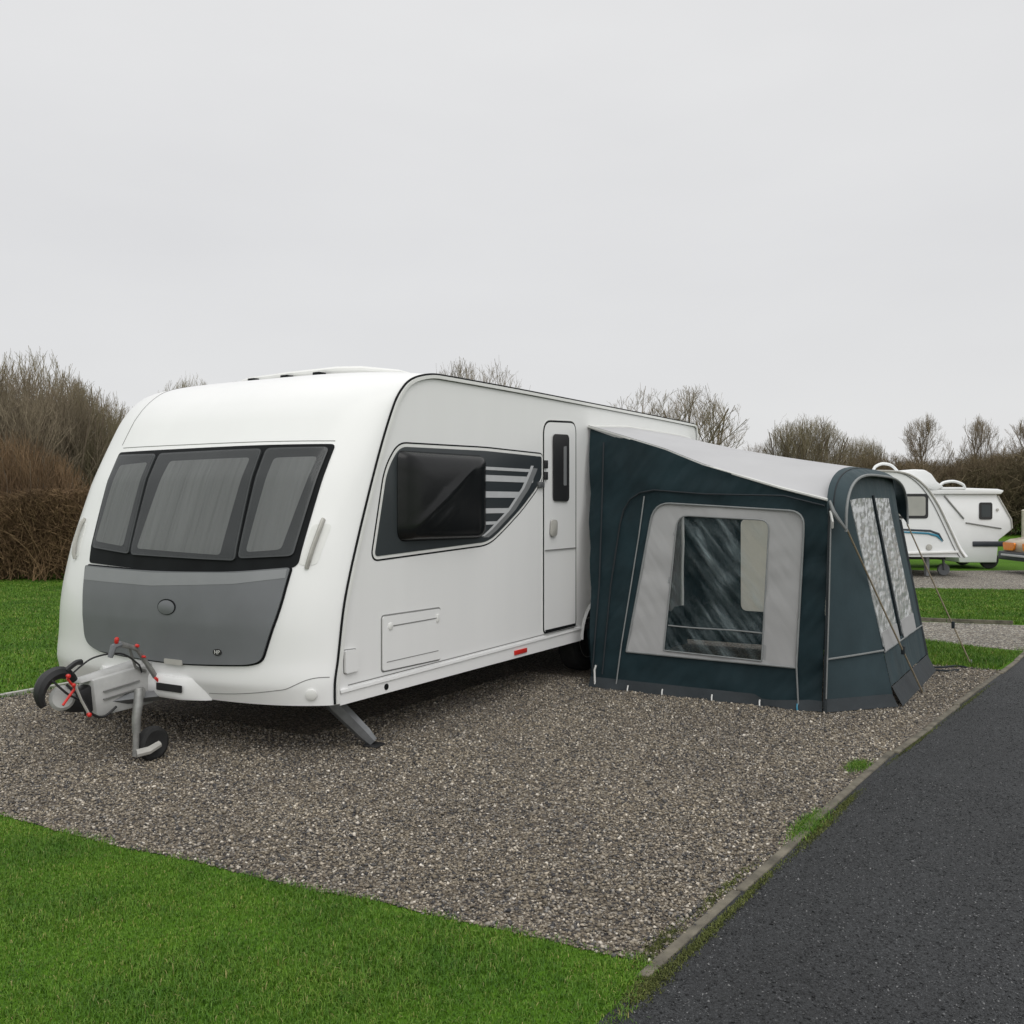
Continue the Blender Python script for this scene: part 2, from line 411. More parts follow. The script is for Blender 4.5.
def kerb_v(s):      # the road edge bends slightly
    return float(np.interp(s, [-6, -1.54, 1.56, 6.69, 12, 60], [2.60, 2.80, 2.96, 3.45, 3.75, 6.0]))
def wob(x, k, a): return a*(mnoise.noise(Vector((x*k, 3.1, 0.7)))+0.5*mnoise.noise(Vector((x*k*2.7, 8.2, 1.3))))
def front_edge(v): return float(np.interp(v, [-8, -0.8, 1.0, 2.75], [-1.78, -1.72, -1.62, -1.46])) + wob(v, 1.3, 0.05)
def sheet(name, pts, z, mat):
    o = MB().poly([wd(s, v, z) for s, v in pts]).build(name, mat, smooth=False); return tag(o, kind='structure')
# main gravel pitch
pts = [(front_edge(v), v) for v in np.linspace(-3.72, kerb_v(-1.5), 40)]
pts += [(s, kerb_v(s)) for s in np.linspace(-1.3, 5.85, 20)]
pts += [(5.85+wob(v, 1.7, 0.06), v) for v in np.linspace(2.9, 1.4, 12)] + [(7.2, 1.4), (7.2, -3.62)]
pts += [(s, -3.72+wob(s, 1.1, 0.06)) for s in np.linspace(7, -1.6, 30)]
sheet('gravel_pitch', pts, 0.004, M['gravel'])
# the neighbouring pitches along the road
sheet('gravel_path', [(7.45, -6), (7.60, 1.4), (7.62, 2.4), (7.35, kerb_v(7.3)), (9.95, kerb_v(9.9)), (9.55, 2.0), (9.4, -6)], 0.004, M['gravel_pale'])
sheet('gravel_pitch_far', [(15.9, kerb_v(16)), (14.7, 1.0), (13.2, -6), (18.4, -6), (20.5, 1.2), (22.6, kerb_v(22))], 0.004, M['gravel_pale'])
# road
rd = [(s, kerb_v(s)) for s in np.linspace(-8, 45, 60)]
sheet('asphalt_road', rd + [(45, 12), (-8, 9)], 0.006, M['asphalt'])
# concrete edging in lengths, a little out of line
mb = MB()
s = -1.56
while s < 30:
    L = 0.9; e = s+L-0.012
    dz = random.uniform(-0.005, 0.005); dv = random.uniform(-0.012, 0.012); dv2 = dv+random.uniform(-0.012, 0.012)
    z1 = 0.017+dz; z2 = z1+random.uniform(-0.006, 0.006); w = 0.046
    a, b = kerb_v(s)+dv, kerb_v(e)+dv2
    mb.hexa([wd(s, a-w/2, -0.05), wd(e, b-w/2, -0.05), wd(e, b+w/2, -0.05), wd(s, a+w/2, -0.05), wd(s, a-w/2, z1), wd(e, b-w/2, z2), wd(e, b+w/2, z2), wd(s, a+w/2, z1)])
    s += L
tag(mb.build('kerb', M['kerb'], bevel=0.008, smooth=False), kind='structure')
mb = MB(); s = -1.7
while s < 7:
    e = s+.89; z1 = .03+random.uniform(-.006, .006)
    mb.hexa([wd(s, -3.80, -.05), wd(e, -3.80, -.05), wd(e, -3.75, -.05), wd(s, -3.75, -.05), wd(s, -3.80, z1), wd(e, -3.80, z1), wd(e, -3.75, z1), wd(s, -3.75, z1)]); s += .9
tag(mb.build('pitch_edging', M['handle'], smooth=False), kind='structure')
# timber edging between far grass and path
mb = MB()
for i in range(10):
    v0, v1 = -4+0.8*i, -4+0.8*(i+1)-0.01
    if v1 > 3.4: break
    e = lambda v: float(np.interp(v, [-6, 2.0, 3.6], [9.44, 9.60, 10.0]))
    mb.hexa([wd(e(v0), v0, -.05), wd(e(v1), v1, -.05), wd(e(v1)+.04, v1, -.05), wd(e(v0)+.04, v0, -.05), wd(e(v0), v0, .05), wd(e(v1), v1, .05), wd(e(v1)+.04, v1, .05), wd(e(v0)+.04, v0, .05)])
tag(mb.build('path_edging', M['kerb'], smooth=False), kind='structure')

# ---- loose stones
def stones(name, S, V, rmin, rmax, z=0.004, mat='stone', flat=.65):
    n = len(S); x, y = wd_np(S, V)
    r = RNG.uniform(rmin, rmax, n)*(0.7+0.6*RNG.random(n)**2)
    base = np.array([[1, 0, 0], [-1, 0, 0], [0, 1, 0], [0, -1, 0], [0, 0, 1], [0, 0, -1]], float)
    P = base[None]*r[:, None, None]*RNG.uniform(0.65, 1.25, (n, 6, 1)) + RNG.normal(0, 0.22, (n, 6, 3))*r[:, None, None]
    P[:, :, 2] *= flat
    a = RNG.uniform(0, 2*np.pi, n); tl = RNG.uniform(-0.7, 0.7, n)
    c, sn = np.cos(tl)[:, None], np.sin(tl)[:, None]
    yy, zz = P[:, :, 1]*c-P[:, :, 2]*sn, P[:, :, 1]*sn+P[:, :, 2]*c
    c, sn = np.cos(a)[:, None], np.sin(a)[:, None]
    xx = P[:, :, 0]*c-yy*sn; y2 = P[:, :, 0]*sn+yy*c
    Vt = np.stack([xx+x[:, None], y2+y[:, None], zz+(z+r*RNG.uniform(0.1, 0.6, n))[:, None]], 2).reshape(-1, 3)
    tri = np.array([[0, 2, 4], [2, 1, 4], [1, 3, 4], [3, 0, 4], [2, 0, 5], [1, 2, 5], [3, 1, 5], [0, 3, 5]])
    F = (tri[None]+(np.arange(n)*6)[:, None, None]).reshape(-1, 3)
    return np_mesh(name, Vt, F, M[mat])
def scatter(s0, s1, v0, v1, dens):
    n = int((s1-s0)*(v1-v0)*dens); return RNG.uniform(s0, s1, n), RNG.uniform(v0, v1, n)
fe_v = np.linspace(-8, 4, 200); fe_s = np.array([front_edge(v) for v in fe_v])
kb_s = np.linspace(-8, 40, 300); kb_v = np.array([kerb_v(q) for q in kb_s])
def feN(v): return np.interp(v, fe_v, fe_s)
def kvN(s): return np.interp(s, kb_s, kb_v)
a, b = scatter(-1.85, 3.4, -3.7, 3.0, 5200); a2, b2 = scatter(3.4, 5.9, 2.0, 3.4, 4500); a3, b3 = scatter(3.4, 5.5, -3.7, -2.6, 1500)
S_, V_ = np.concatenate([a, a2, a3]), np.concatenate([b, b2, b3])
k = (S_ > feN(V_)-0.01) & (V_ < kvN(S_)-0.02) & ~((S_ > 0.4) & (V_ < -0.6) & (V_ > -2.7))
tag(stones('gravel_stones', S_[k], V_[k], 0.0047, 0.0112), 'loose brown and grey gravel stones covering the caravan pitch', 'gravel', kind='stuff')

def pxof(S, V):
    x, y = wd_np(S, V); return 512+960*x/np.maximum(y, .2), y
a, b = scatter(-3.2, 1.5, 2.7, 6.5, 9000); a2, b2 = scatter(1.5, 5.5, 2.9, 8, 5000)
S_, V_ = np.concatenate([a, a2]), np.concatenate([b, b2]); X_, Y_ = pxof(S_, V_)
k = (V_ > kvN(S_)+0.05) & (X_ < 1180) & (Y_ > 2.6)
tag(stones('asphalt_chippings', S_[k], V_[k], .003, .0055, .0045, 'chip', .5), 'coarse dark stone chippings set in the asphalt road surface', 'chippings', kind='stuff')
# ---- grass blades
def blades(name, S, V, hmin, hmax, w, lean=0.5, z=0.0, label=None, scale=None, mat='blade'):
    n = len(S); x, y = wd_np(S, V)
    h = RNG.uniform(hmin, hmax, n)
    if scale is not None: h = h*scale
    a = RNG.uniform(0, 2*np.pi, n); ln = RNG.uniform(0.05, lean, n)*h; la = a+RNG.normal(1.57, 0.5, n)
    dx, dy = np.cos(a)*w/2*RNG.uniform(.7, 1.3, n), np.sin(a)*w/2*RNG.uniform(.7, 1.3, n)
    lx, ly = np.cos(la)*ln, np.sin(la)*ln
    P = np.zeros((n, 5, 3))
    P[:, 0] = np.stack([x-dx, y-dy, np.full(n, z)], 1); P[:, 1] = np.stack([x+dx, y+dy, np.full(n, z)], 1)
    P[:, 2] = np.stack([x+dx*.8+lx*.35, y+dy*.8+ly*.35, z+h*.6], 1); P[:, 3] = np.stack([x-dx*.8+lx*.35, y-dy*.8+ly*.35, z+h*.6], 1)
    P[:, 4] = np.stack([x+lx, y+ly, z+h*np.sqrt(np.maximum(0.2, 1-(ln/h)**2))], 1)
    tri = np.array([[0, 1, 2], [0, 2, 3], [3, 2, 4]])
    F = (tri[None]+(np.arange(n)*5)[:, None, None]).reshape(-1, 3)
    o = np_mesh(name, P.reshape(-1, 3), F, M[mat])
    return tag(o, label, 'grass', kind='stuff')
def clump(S, V, k=2.2):
    return np.array([0.75+0.7*(mnoise.noise(Vector((float(p)*k, float(q)*k, 0.4)))+0.5*mnoise.noise(Vector((float(p)*9, float(q)*9, 2)))) for p, q in zip(S, V)])
a, b = scatter(-3.7, -1.35, -2.6, 3.0, 24000)
edge = feN(b)+RNG.normal(0, 0.022, len(a))+.05*(np.array([mnoise.noise(Vector((float(q)*6.5, 1.7, 0))) for q in b]))
k = (a < edge) & (b < kvN(a)-0.01+RNG.normal(0, 0.02, len(a))+np.clip(-1.62-a, 0, .2)*.35)
X_, Y_ = pxof(a, b); k &= (Y_ > 2.5) & (X_ > -250)
a, b = a[k], b[k]
blades('front_lawn_grass', a, b, 0.014, 0.036, 0.0027, 1.25, label='short bright green grass filling the bottom left corner of the view', scale=np.clip(clump(a, b), .5, 1.6))
a, b = scatter(-1.5, 14.0, -19.0, -3.62, 2300); X_, Y_ = pxof(a, b)
k = (b < -3.70+RNG.normal(0, 0.04, len(a))) & (X_ > -180) & (X_ < 160) & (Y_ > 5) & (Y_ < 20.2)
blades('side_lawn_grass', a[k], b[k], 0.02, 0.045, 0.008, 1.1, label='green grass between the caravan and the brown hedge')
a, b = scatter(5.78, 7.65, 1.2, 3.75, 7000)
k = (a > 5.85+RNG.normal(0, 0.04, len(a))) & (b < kvN(a)-0.06) & (a < np.interp(b, [1.4, 2.4, 3.45], [7.6, 7.62, 7.1])+RNG.normal(0, .03, len(a)))
blades('verge_grass', a[k], b[k], 0.03, 0.06, 0.006, 0.7, label='small green grass patch right behind the awning beside the road')
a, b = scatter(9.6, 16.0, -0.5, 4.0, 3500)
k = (a > np.interp(b, [-6, 2.0, 3.6], [9.5, 9.66, 10.06])) & (a < np.interp(b, [-.5, 1, 3.9], [14.3, 14.7, 15.9])+RNG.normal(0, .05, len(a))) & (b < kvN(a)-.05)
blades('middle_strip_grass', a[k], b[k], 0.03, 0.055, 0.010, 0.7, label='green grass strip between the gravel path and the far caravans')
# tufts growing over the edging
S_, V_ = [], []
for (cs, cv, rs, rv, n) in [(1.58, 2.87, .11, .05, 1200), (0.33, 2.885, .20, .045, 2300), (7.0, 3.40, .4, .06, 1400)]:
    S_.append(RNG.normal(cs, rs/1.6, n)); V_.append(RNG.normal(cv, rv/1.6, n)+(np.interp(S_[-1], kb_s, kb_v)-kerb_v(cs)))
blades('kerb_grass', np.concatenate(S_), np.concatenate(V_), 0.008, 0.028, 0.003, 1.3, z=0.008, label='small green grass tufts growing beside the concrete road edging')
S_, V_ = [], []
for (cs, off, rs, rv, n) in [(0.75, .05, .22, .018, 900), (0.25, .055, .25, .022, 1300), (-0.75, .045, .35, .014, 1500), (-1.25, .048, .25, .018, 1700), (-1.6, .03, .13, .035, 1700), (-0.7, -.06, .25, .02, 700), (-1.3, -.07, .15, .03, 900), (2.4, .045, .5, .012, 600), (4.2, .045, .6, .012, 500)]:
    S_.append(RNG.normal(cs, rs/1.5, n)); V_.append(RNG.normal(off, rv/1.5, n)+np.interp(S_[-1], kb_s, kb_v))
blades('kerb_moss', np.concatenate(S_), np.concatenate(V_), 0.004, 0.014, 0.004, 1.4, z=0.006, label='low olive moss creeping along the road side of the concrete edging', mat='moss')

# ==================================================================== MAIN CARAVAN
CW = 2.82
TP = np.array([(0.0, .36), (0.0, .50), (.028, .642), (.095, 1.019), (.243, 1.466), (.45, 2.001), (.612, 2.34), (.725, 2.469), (.841, 2.531), (1.021, 2.573), (1.209, 2.582), (2.5, 2.59), (6.38, 2.585), (6.47, 2.55), (6.5, 2.44), (6.5, 1.5), (6.5, .40)])
def crom(P, n=14):
    out = []
    for i in range(len(P)-1):
        p0, p1, p2, p3 = P[max(i-1, 0)], P[i], P[i+1], P[min(i+2, len(P)-1)]; L = np.linalg.norm(p2-p1)
        m1, m2 = (p2-p0)/2, (p3-p1)/2
        m1 = m1*min(1, L/np.linalg.norm(m1)); m2 = m2*min(1, L/np.linalg.norm(m2))
        for t in np.linspace(0, 1, n, endpoint=False):
            out.append((2*t**3-3*t**2+1)*p1+(t**3-2*t**2+t)*m1+(-2*t**3+3*t**2)*p2+(t**3-t**2)*m2)
    out.append(P[-1]); return np.array(out)
TR = crom(TP); TL = np.r_[0, np.cumsum(np.linalg.norm(np.diff(TR, axis=0), axis=1))]
BKP, BKV = [0, .12, .5, 1, 1.5, 2, 2.5, 3, 20], [.30, .36, .44, .50, .50, .42, .26, .08, .0]
def hull(t, p):
    s, z = float(np.interp(p, TL, TR[:, 0])), float(np.interp(p, TL, TR[:, 1]))
    tau = min(1.0, abs(2*t/CW-1)); g = (1-tau**3.6)**0.8
    return np.array([s-float(np.interp(p, BKP, BKV))*g, t, z+float(np.interp(p, [0, 1.8, 2.4, 2.9, 7.6, 8.0, 20], [0, 0, .03, .05, .05, 0, 0]))*g])
def cap_surf(t, p):
    e = 0.004; P = hull(t, p); a = hull(min(t+e, CW), p)-hull(max(t-e, 0), p); b = hull(t, p+e)-hull(t, max(p-e, 0))
    n = -np.cross(a, b); return P, n/np.linalg.norm(n)
def side_surf(s, z): return (s, 0.0, z), (0, -1, 0)

car = empty('touring_caravan', wd(0, 0, 0), ROTZ)
tag(car, 'large white touring caravan with grey front locker parked on gravel, attached to the dark awning', 'caravan')
# shell
ps = sorted(set(list(TL[::2])+[TL[-1]]))
ts = [CW*(0.5-0.5*math.cos(math.pi*k/56)) for k in range(57)]
mb = MB(); n1 = len(ts)
vs = [hull(t, p) for p in ps for t in ts]
mb.add(vs, [(j*n1+i, j*n1+i+1, (j+1)*n1+i+1, (j+1)*n1+i) for j in range(len(ps)-1) for i in range(n1-1)])
arch = [(3.80+0.40*math.cos(q), 0.36+0.36*math.sin(q)) for q in np.linspace(0, math.pi, 15)]
outl = [(q[0], q[1]) for q in TR[::2]] + [(6.5, .38)] + [(x, z if z > .38 else .38) for x, z in arch]
for tt in (0.0, CW):
    mb.poly([(x, tt, z) for x, z in outl])
mb.add([hull(t, 0) for t in ts]+[(0.6, t, 0.40) for t in ts], [(i, i+1, n1+i+1, n1+i) for i in range(n1-1)])
mb.build('body', M['white'], car, sharp=28, recalc=False)
# chassis and floor
mb = MB().box((3.3, CW/2, 0.45), (6.1, CW-0.1, 0.06))
for tt in (0.75, CW-0.75): mb.box((3.2, tt, 0.34), (6.0, 0.06, 0.14))
mb.tube([(3.8, 0.2, 0.30), (3.8, CW-0.2, 0.30)], 0.05)
for tt in (0.34, CW-0.34): mb.box((3.8, tt, 0.60), (0.86, 0.04, 0.4))
mb.build('chassis', M['under'], car, smooth=False)
for tt, d in ((0.20, 1), (CW-0.20, -1)):
    w = MB().lathe((3.8, tt, 0.325), (0, -d, 0), [(-.09, .20), (-.095, .27), (-.08, .318), (0, .325), (.08, .318), (.095, .27), (.09, .20)], 36).build('wheel', M['tyre'], car)
    MB().lathe((3.8, tt, 0.325), (0, -d, 0), [(.05, .20), (.092, .198), (.085, .16), (.06, .09), (.075, .05), (.075, .0)], 24).build('rim', M['steel'], w)
# edge trim: dark seal with a white bead, both sides
for tt, d in ((0.0, -1), (CW, 1)):
    path = [(q[0], q[1]) for q in TR[1:-14:1]]
    def strip(off0, off1, proud, name, mat):
        m_ = MB(); vs = []; 
        P = np.array(path); tg = np.gradient(P, axis=0); tg /= np.linalg.norm(tg, axis=1)[:, None]; nr = np.stack([-tg[:, 1], tg[:, 0]], 1)
        for i in range(len(P)):
            for (o, y) in ((off0, 0.0), (off0, d*proud), (off1, d*proud), (off1, 0.0)):
                q = P[i]+nr[i]*o; vs.append((q[0], tt+y, q[1]))
        fs = [(i*4+k, i*4+(k+1) % 4, (i+1)*4+(k+1) % 4, (i+1)*4+k) for i in range(len(P)-1) for k in range(4)]
        m_.add(vs, fs); return m_.build(name, mat, car, sharp=50)
    strip(-0.002, 0.012, 0.008, 'seal', M['seal'])
    strip(-0.026, -0.002, 0.020, 'edge_trim', M['white_trim'])
    strip(-0.032, -0.026, 0.005, 'seal', M['groove'])  # grey line painting the shadow beneath the bead, not a seal
# front windows
def bow(p0, p1, t): return p0+(p1-p0)*(abs(2*t/CW-1)**2)
sur = rounded([(2.045, .872), (1.36, .845), (0.57, .845), (0.222, .890), (0.200, 1.750), (1.24, 1.742), (2.17, 1.735)], [.03, .3, .2, .05, .03, .3, .03], 0.05)
MB().patch(sur, cap_surf, 0.0, 0.006, 14).build('window_surround', M['seal'], car, recalc=False)
wins = [([(1.562, .945), (0.600, .930), (0.655, 1.712), (1.632, 1.702)], [(1.505, .99), (0.715, .965), (0.715, 1.645), (1.47, 1.635)]),
        ([(0.582, .945), (0.255, .965), (0.226, 1.722), (0.622, 1.714)], [(0.535, .988), (0.325, 1.005), (0.268, 1.65), (0.535, 1.64)]),
        ([(2.02, .985), (1.582, .950), (1.665, 1.700), (2.135, 1.705)], [(1.995, 1.03), (1.655, 1.0), (1.71, 1.632), (2.03, 1.615)])]
for out, inn in wins:
    w = MB().patch(rounded(out, .035, .04), cap_surf, .006, .020, 10).build('window', M['frit'], car, recalc=False)
    MB().patch(rounded(inn, .03, .04), cap_surf, .020, .0215, 10).build('blind', M['blind'], w, recalc=False)
    MB().patch(inset(rounded(out, .035, .04), .012), cap_surf, .022, .0265, 10).build('pane', M['tint'], w, recalc=False)
# front locker
lock = rounded([(2.055, .850), (2.015, .53), (2.00, .31), (1.87, .252), (1.4, .232), (1.02, .232), (0.46, .262), (0.377, .285), (0.283, .62), (0.258, .888), (0.58, .855), (1.30, .835)], [.02, .1, .10, .1, 0.2, .2, .05, .08, .1, .02, .2, .3], 0.04)
MB().patch(inset(lock, -0.012), cap_surf, 0, .006, 6).build('locker_seal', M['seal'], car, recalc=False)
lk = MB().patch(lock, cap_surf, .006, .026, 12).build('front_locker', M['lockergrey'], car, recalc=False)
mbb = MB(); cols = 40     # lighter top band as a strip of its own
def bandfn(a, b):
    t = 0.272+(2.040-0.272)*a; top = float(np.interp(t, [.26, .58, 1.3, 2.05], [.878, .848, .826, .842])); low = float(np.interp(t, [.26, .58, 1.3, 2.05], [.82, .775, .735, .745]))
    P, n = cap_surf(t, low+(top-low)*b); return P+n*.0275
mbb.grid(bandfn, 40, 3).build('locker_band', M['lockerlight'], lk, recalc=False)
MB().patch([(1.11+.085*math.cos(q), .603+.052*math.sin(q)) for q in np.linspace(0, 2*math.pi, 32, endpoint=False)], cap_surf, .026, .031, 3).build('handle_rim', M['seal'], lk, recalc=False)
MB().patch([(1.11+.078*math.cos(q), .600+.046*math.sin(q)) for q in np.linspace(0, 2*math.pi, 32, endpoint=False)], cap_surf, .029, .033, 4, hf=lambda a, b, q: .008*(1-q*q)).build('locker_handle', M['lockergrey'], lk, recalc=False)
bd = MB().patch([(.67+.034*math.cos(q), .334+.022*math.sin(q)) for q in np.linspace(0, 2*math.pi, 24, endpoint=False)], cap_surf, .026, .030, 3).build('badge', M['black'], lk, recalc=False)
# the badge letters
fc = bpy.data.curves.new('badge_text', 'FONT'); fc.body = 'HP'; fc.size = 0.036; fc.align_x = 'CENTER'; fc.align_y = 'CENTER'; fc.extrude = 0.001
fo = bpy.data.objects.new('badge_text', fc); COL.objects.link(fo)
bpy.context.view_layer.update()
me = bpy.data.meshes.new_from_object(fo.evaluated_get(bpy.context.evaluated_depsgraph_get())); bpy.data.objects.remove(fo)
P, n = cap_surf(.67, .334); up = Vector(hull(.67, .344)-hull(.67, .324)).normalized(); nn = Vector(n); rt = up.cross(nn)
me.transform(Matrix((rt, up, nn)).transposed().to_4x4()); me.transform(Matrix.Translation(Vector(P)+nn*.032))
me.materials.clear(); me.materials.append(M['clip']); bt = bpy.data.objects.new('badge_letters', me); COL.objects.link(bt); bt.parent = lk
MB().patch(rounded([(1.14, .222), (0.97, .222), (0.97, .258), (1.14, .258)], .01, .03), cap_surf, .020, .0285, 3).build('locker_catch', M['handle'], lk, recalc=False)
# grab handles either side of the windows
for (ta, pa, tb, pb, tc) in ((0.178, .885, 0.152, 1.215, 0.15), (2.285, .89, 2.315, 1.20, 2.3)):
    m_ = MB()
    pth = []
    for k in range(9):
        q = k/8; P, n = cap_surf(ta+(tb-ta)*q, pa+(pb-pa)*q); pth.append(P+n*(.004+.022*math.sin(math.pi*min(1, max(0, q)))**0.35))
    m_.tube(pth, .017, 8, flat=(1, .8)).build('grab_handle', M['handle'], car)
    rec = rounded([(ta-.045, pa+.02), (ta+.045, pa+.02), (tb+.045, pb-.03), (tb-.045, pb-.03)], .03, .04)
    MB().patch(rec, cap_surf, 0, .003, 3).build('handle_recess', M['white_trim'], car, recalc=False)
for t0_, t1_ in ((2.20, 2.27),):
    MB().tube([tuple(cap_surf(t0_+(t1_-t0_)*q, 1.80+.95*q)[0]) for q in np.linspace(0, 1, 24)], .0035, 6).build('panel_joint', M['groove'], car)
MB().tube([tuple(cap_surf(t, 1.775)[0]) for t in np.linspace(.21, 2.16, 40)], .003, 6).build('panel_joint', M['groove'], car)
# nose fairing over the drawbar, with slot
def fair(a, b):
    t = 0.80+1.15*a; P, n = cap_surf(t, 0.0); o = .10*min(1, 6*min(a, 1-a))**.7
    pr = [(0, .10), (.9, .10), (1, .075), (1, -.03), (.9, -.045), (0, -.045)][int(round(b*5))]
    return np.array([P[0]-o*pr[0]-.002, t, .40+pr[1]+.0])
fr = MB().grid(fair, 40, 5).build('nose_fairing', M['white'], car, sharp=50)
def fsurf(t, z):
    P, n = cap_surf(t, 0.0); return (P[0]-.105, t, z), (-1, 0, 0)
MB().patch(rounded([(1.20, .405), (0.955, .405), (0.955, .453), (1.20, .453)], .01, .05), fsurf, 0, .004, 3).build('slot', M['black'], fr, recalc=False)
# lower crease moulding and round cap on the corner
cre = crom(np.array([(.80, .045), (.62, .058), (.471, .073), (.30, .098), (.228, .112), (.126, .165), (.071, .18), (.02, .18)]), 6)
MB().tube([tuple(cap_surf(t, p)[0]-cap_surf(t, p)[1]*.0005) for t, p in cre], .003, 6).build('corner_crease', M['groove'], car)
P, n = cap_surf(.10, .075); MB().lathe(P, n, [(0, .036), (.012, .036), (.015, .031), (.015, 0)], 20).build('jacking_cap', M['white_trim'], car)
# ---- side
sp = rounded([(.385, 1.285), (1.80, 1.335), (2.02, 1.44), (2.31, 1.60), (2.56, 1.77), (2.655, 1.87), (2.655, 2.045), (1.75, 2.055), (.66, 2.035), (.52, 1.87)], [.04, .12, .1, .1, .08, .03, .02, .1, .08, .15], .05)
MB().patch(inset(sp, -.022), side_surf, 0, .004, 4).build('panel_border', M['white_trim'], car, recalc=False)
MB().patch(inset(sp, -.034), side_surf, 0, .002, 4).build('panel_outline', M['seal'], car, recalc=False)
sw = MB().patch(sp, side_surf, .002, .008, 6).build('side_window_panel', M['sidepanel'], car, recalc=False)
# silver bars and swoosh right of the cover
g = MB()
def swo(z): return float(np.interp(z, [1.33, 1.42, 1.58, 1.77, 1.90, 2.0], [1.72, 1.93, 2.22, 2.46, 2.57, 2.64]))
for (z0, z1, e) in ((1.905, 1.93, .03), (1.815, 1.865, .05), (1.685, 1.735, .0), (1.56, 1.60, .0), (1.47, 1.495, .0)):
    g.patch(rounded([(1.69, z0), (swo(z0)+e-.05, z0-.005*0), (swo(z1)+e-.08, z1), (1.69, z1)], .004, .1), side_surf, .008, .0105, 2)
g.build('silver_bars', M['silver'], sw, recalc=False)
g = MB().grid(lambda a, b: (swo(1.37+.57*a)-.105+.085*b, -.0120, 1.37+.57*a), 24, 2).build('silver_swoosh', M['midgrey'], sw, recalc=False)
g = MB().grid(lambda a, b: (swo(1.38+.58*a)-.150+.045*b, -.0125, 1.38+.58*a), 24, 2).build('silver_swoosh', M['silver'], sw, recalc=False)
g = MB().box((2.63, -.016, 1.80), (.10, .02, .05)).build('panel_clip', M['darksteel'], sw, bevel=.004)
# padded cover over the side window
cv = rounded([(.625, 1.375), (1.715, 1.365), (1.715, 2.015), (.625, 2.008)], [.09, .10, .07, .07], .04)
def cvh(a, b, q):
    h = .085*(1-q**6)**.5 if q < 1 else 0
    d1 = ((a-1.05)*.62-(b-1.66)*1.0)/1.18; along = (a-1.05)*.85+(b-1.66)*.53
    ridge = .016*math.exp(-(d1/.028)**2)*max(0, 1-abs(along-.05)/.55) + .007*math.exp(-((d1-.13)/.03)**2)*max(0, 1-abs(along)/.4) + .006*math.exp(-((a-1.56)/.02)**2)
    if d1 > 0: ridge -= .007*min(1, d1/.12)
    return h+ridge*(1-q**4)
co = MB().patch(cv, side_surf, .008, .012, 16, hf=cvh).build('window_cover', M['cover'], sw, recalc=False)
# door
dr = rounded([(2.70, .50), (3.30, .50), (3.30, 2.385), (2.70, 2.355)], [.05, .05, .10, .12], .06)
MB().patch(inset(dr, -.014), side_surf, 0, .005, 4).build('door_frame', M['seal'], car, recalc=False)
MB().patch(inset(dr, -.022), side_surf, 0, .003, 4).build('door_frame', M['white_trim'], car, recalc=False)
door = MB().patch(inset(dr, .004), side_surf, .003, .0075, 5).build('door', M['white'], car, recalc=False)
dw = rounded([(2.845, 1.66), (3.14, 1.655), (3.14, 2.265), (2.845, 2.255)], .05, .05)
fr_ = MB().patch(dw, side_surf, .016, .024, 3).build('window', M['black'], door, recalc=False)
MB().patch(rounded([(3.03, 1.80), (3.085, 1.80), (3.085, 2.16), (3.03, 2.15)], .01, .05), side_surf, .024, .026, 2).build('window_blind', M['midgrey'], door, recalc=False)
MB().patch(rounded([(2.79, 1.345), (2.90, 1.345), (2.91, 1.49), (2.80, 1.495)], .04, .03), side_surf, .016, .030, 4, hf=lambda a, b, q: .012*(1-q*q)).build('door_handle', M['handle'], door, recalc=False)
MB().box((3.0, -.0165, 1.225), (.585, .004, .010)).build('door_crease', M['groove'], door, smooth=False)
MB().box((3.0, -.014, .515), (.56, .010, .022)).build('door_sill', M['seal'], door, smooth=False)
for zz in (2.0, 1.9): MB().box((2.71, -.02, zz-.02), (.05, .02, .07)).build('hinge', M['black'], door, bevel=.004)
# locker hatch and socket flap
def outline_bar(o, w, proud, name, mat, parent):
    return MB().ring(inset(o, -w), o, side_surf, proud, 1).build(name, mat, parent, recalc=False)
ht = rounded([(.47, .505), (1.14, .495), (1.14, .865), (.47, .872)], .02, .1)
MB().patch(inset(ht, -.012), side_surf, 0, .0015, 2).build('hatch_gap', M['groove'], car, recalc=False)
hd = MB().patch(ht, side_surf, .0015, .010, 3).build('locker_hatch', M['white'], car, recalc=False)
MB().box((.84, -.0105, .80), (.52, .003, .008)).build('hatch_crease', M['groove'], hd, smooth=False)
MB().box((.81, -.0105, .56), (.60, .003, .005)).build('hatch_crease', M['groove'], hd, smooth=False)
MB().lathe((.55, -.008, .80), (0, -1, 0), [(0, .026), (.006, .026), (.010, .018), (.010, 0)], 18).build('lock', M['white_trim'], hd)
MB().box((1.10, -.012, .80), (.028, .012, .055)).build('hatch_catch', M['white_trim'], hd, bevel=.003)
fl = rounded([(.085, .545), (.21, .55), (.20, .69), (.08, .695)], .015, .05)
MB().patch(inset(fl, -.006), side_surf, 0, .002, 2).build('flap_gap', M['groove'], car, recalc=False)
MB().patch(fl, side_surf, .002, .02, 3).build('socket_flap', M['white'], car, recalc=False)
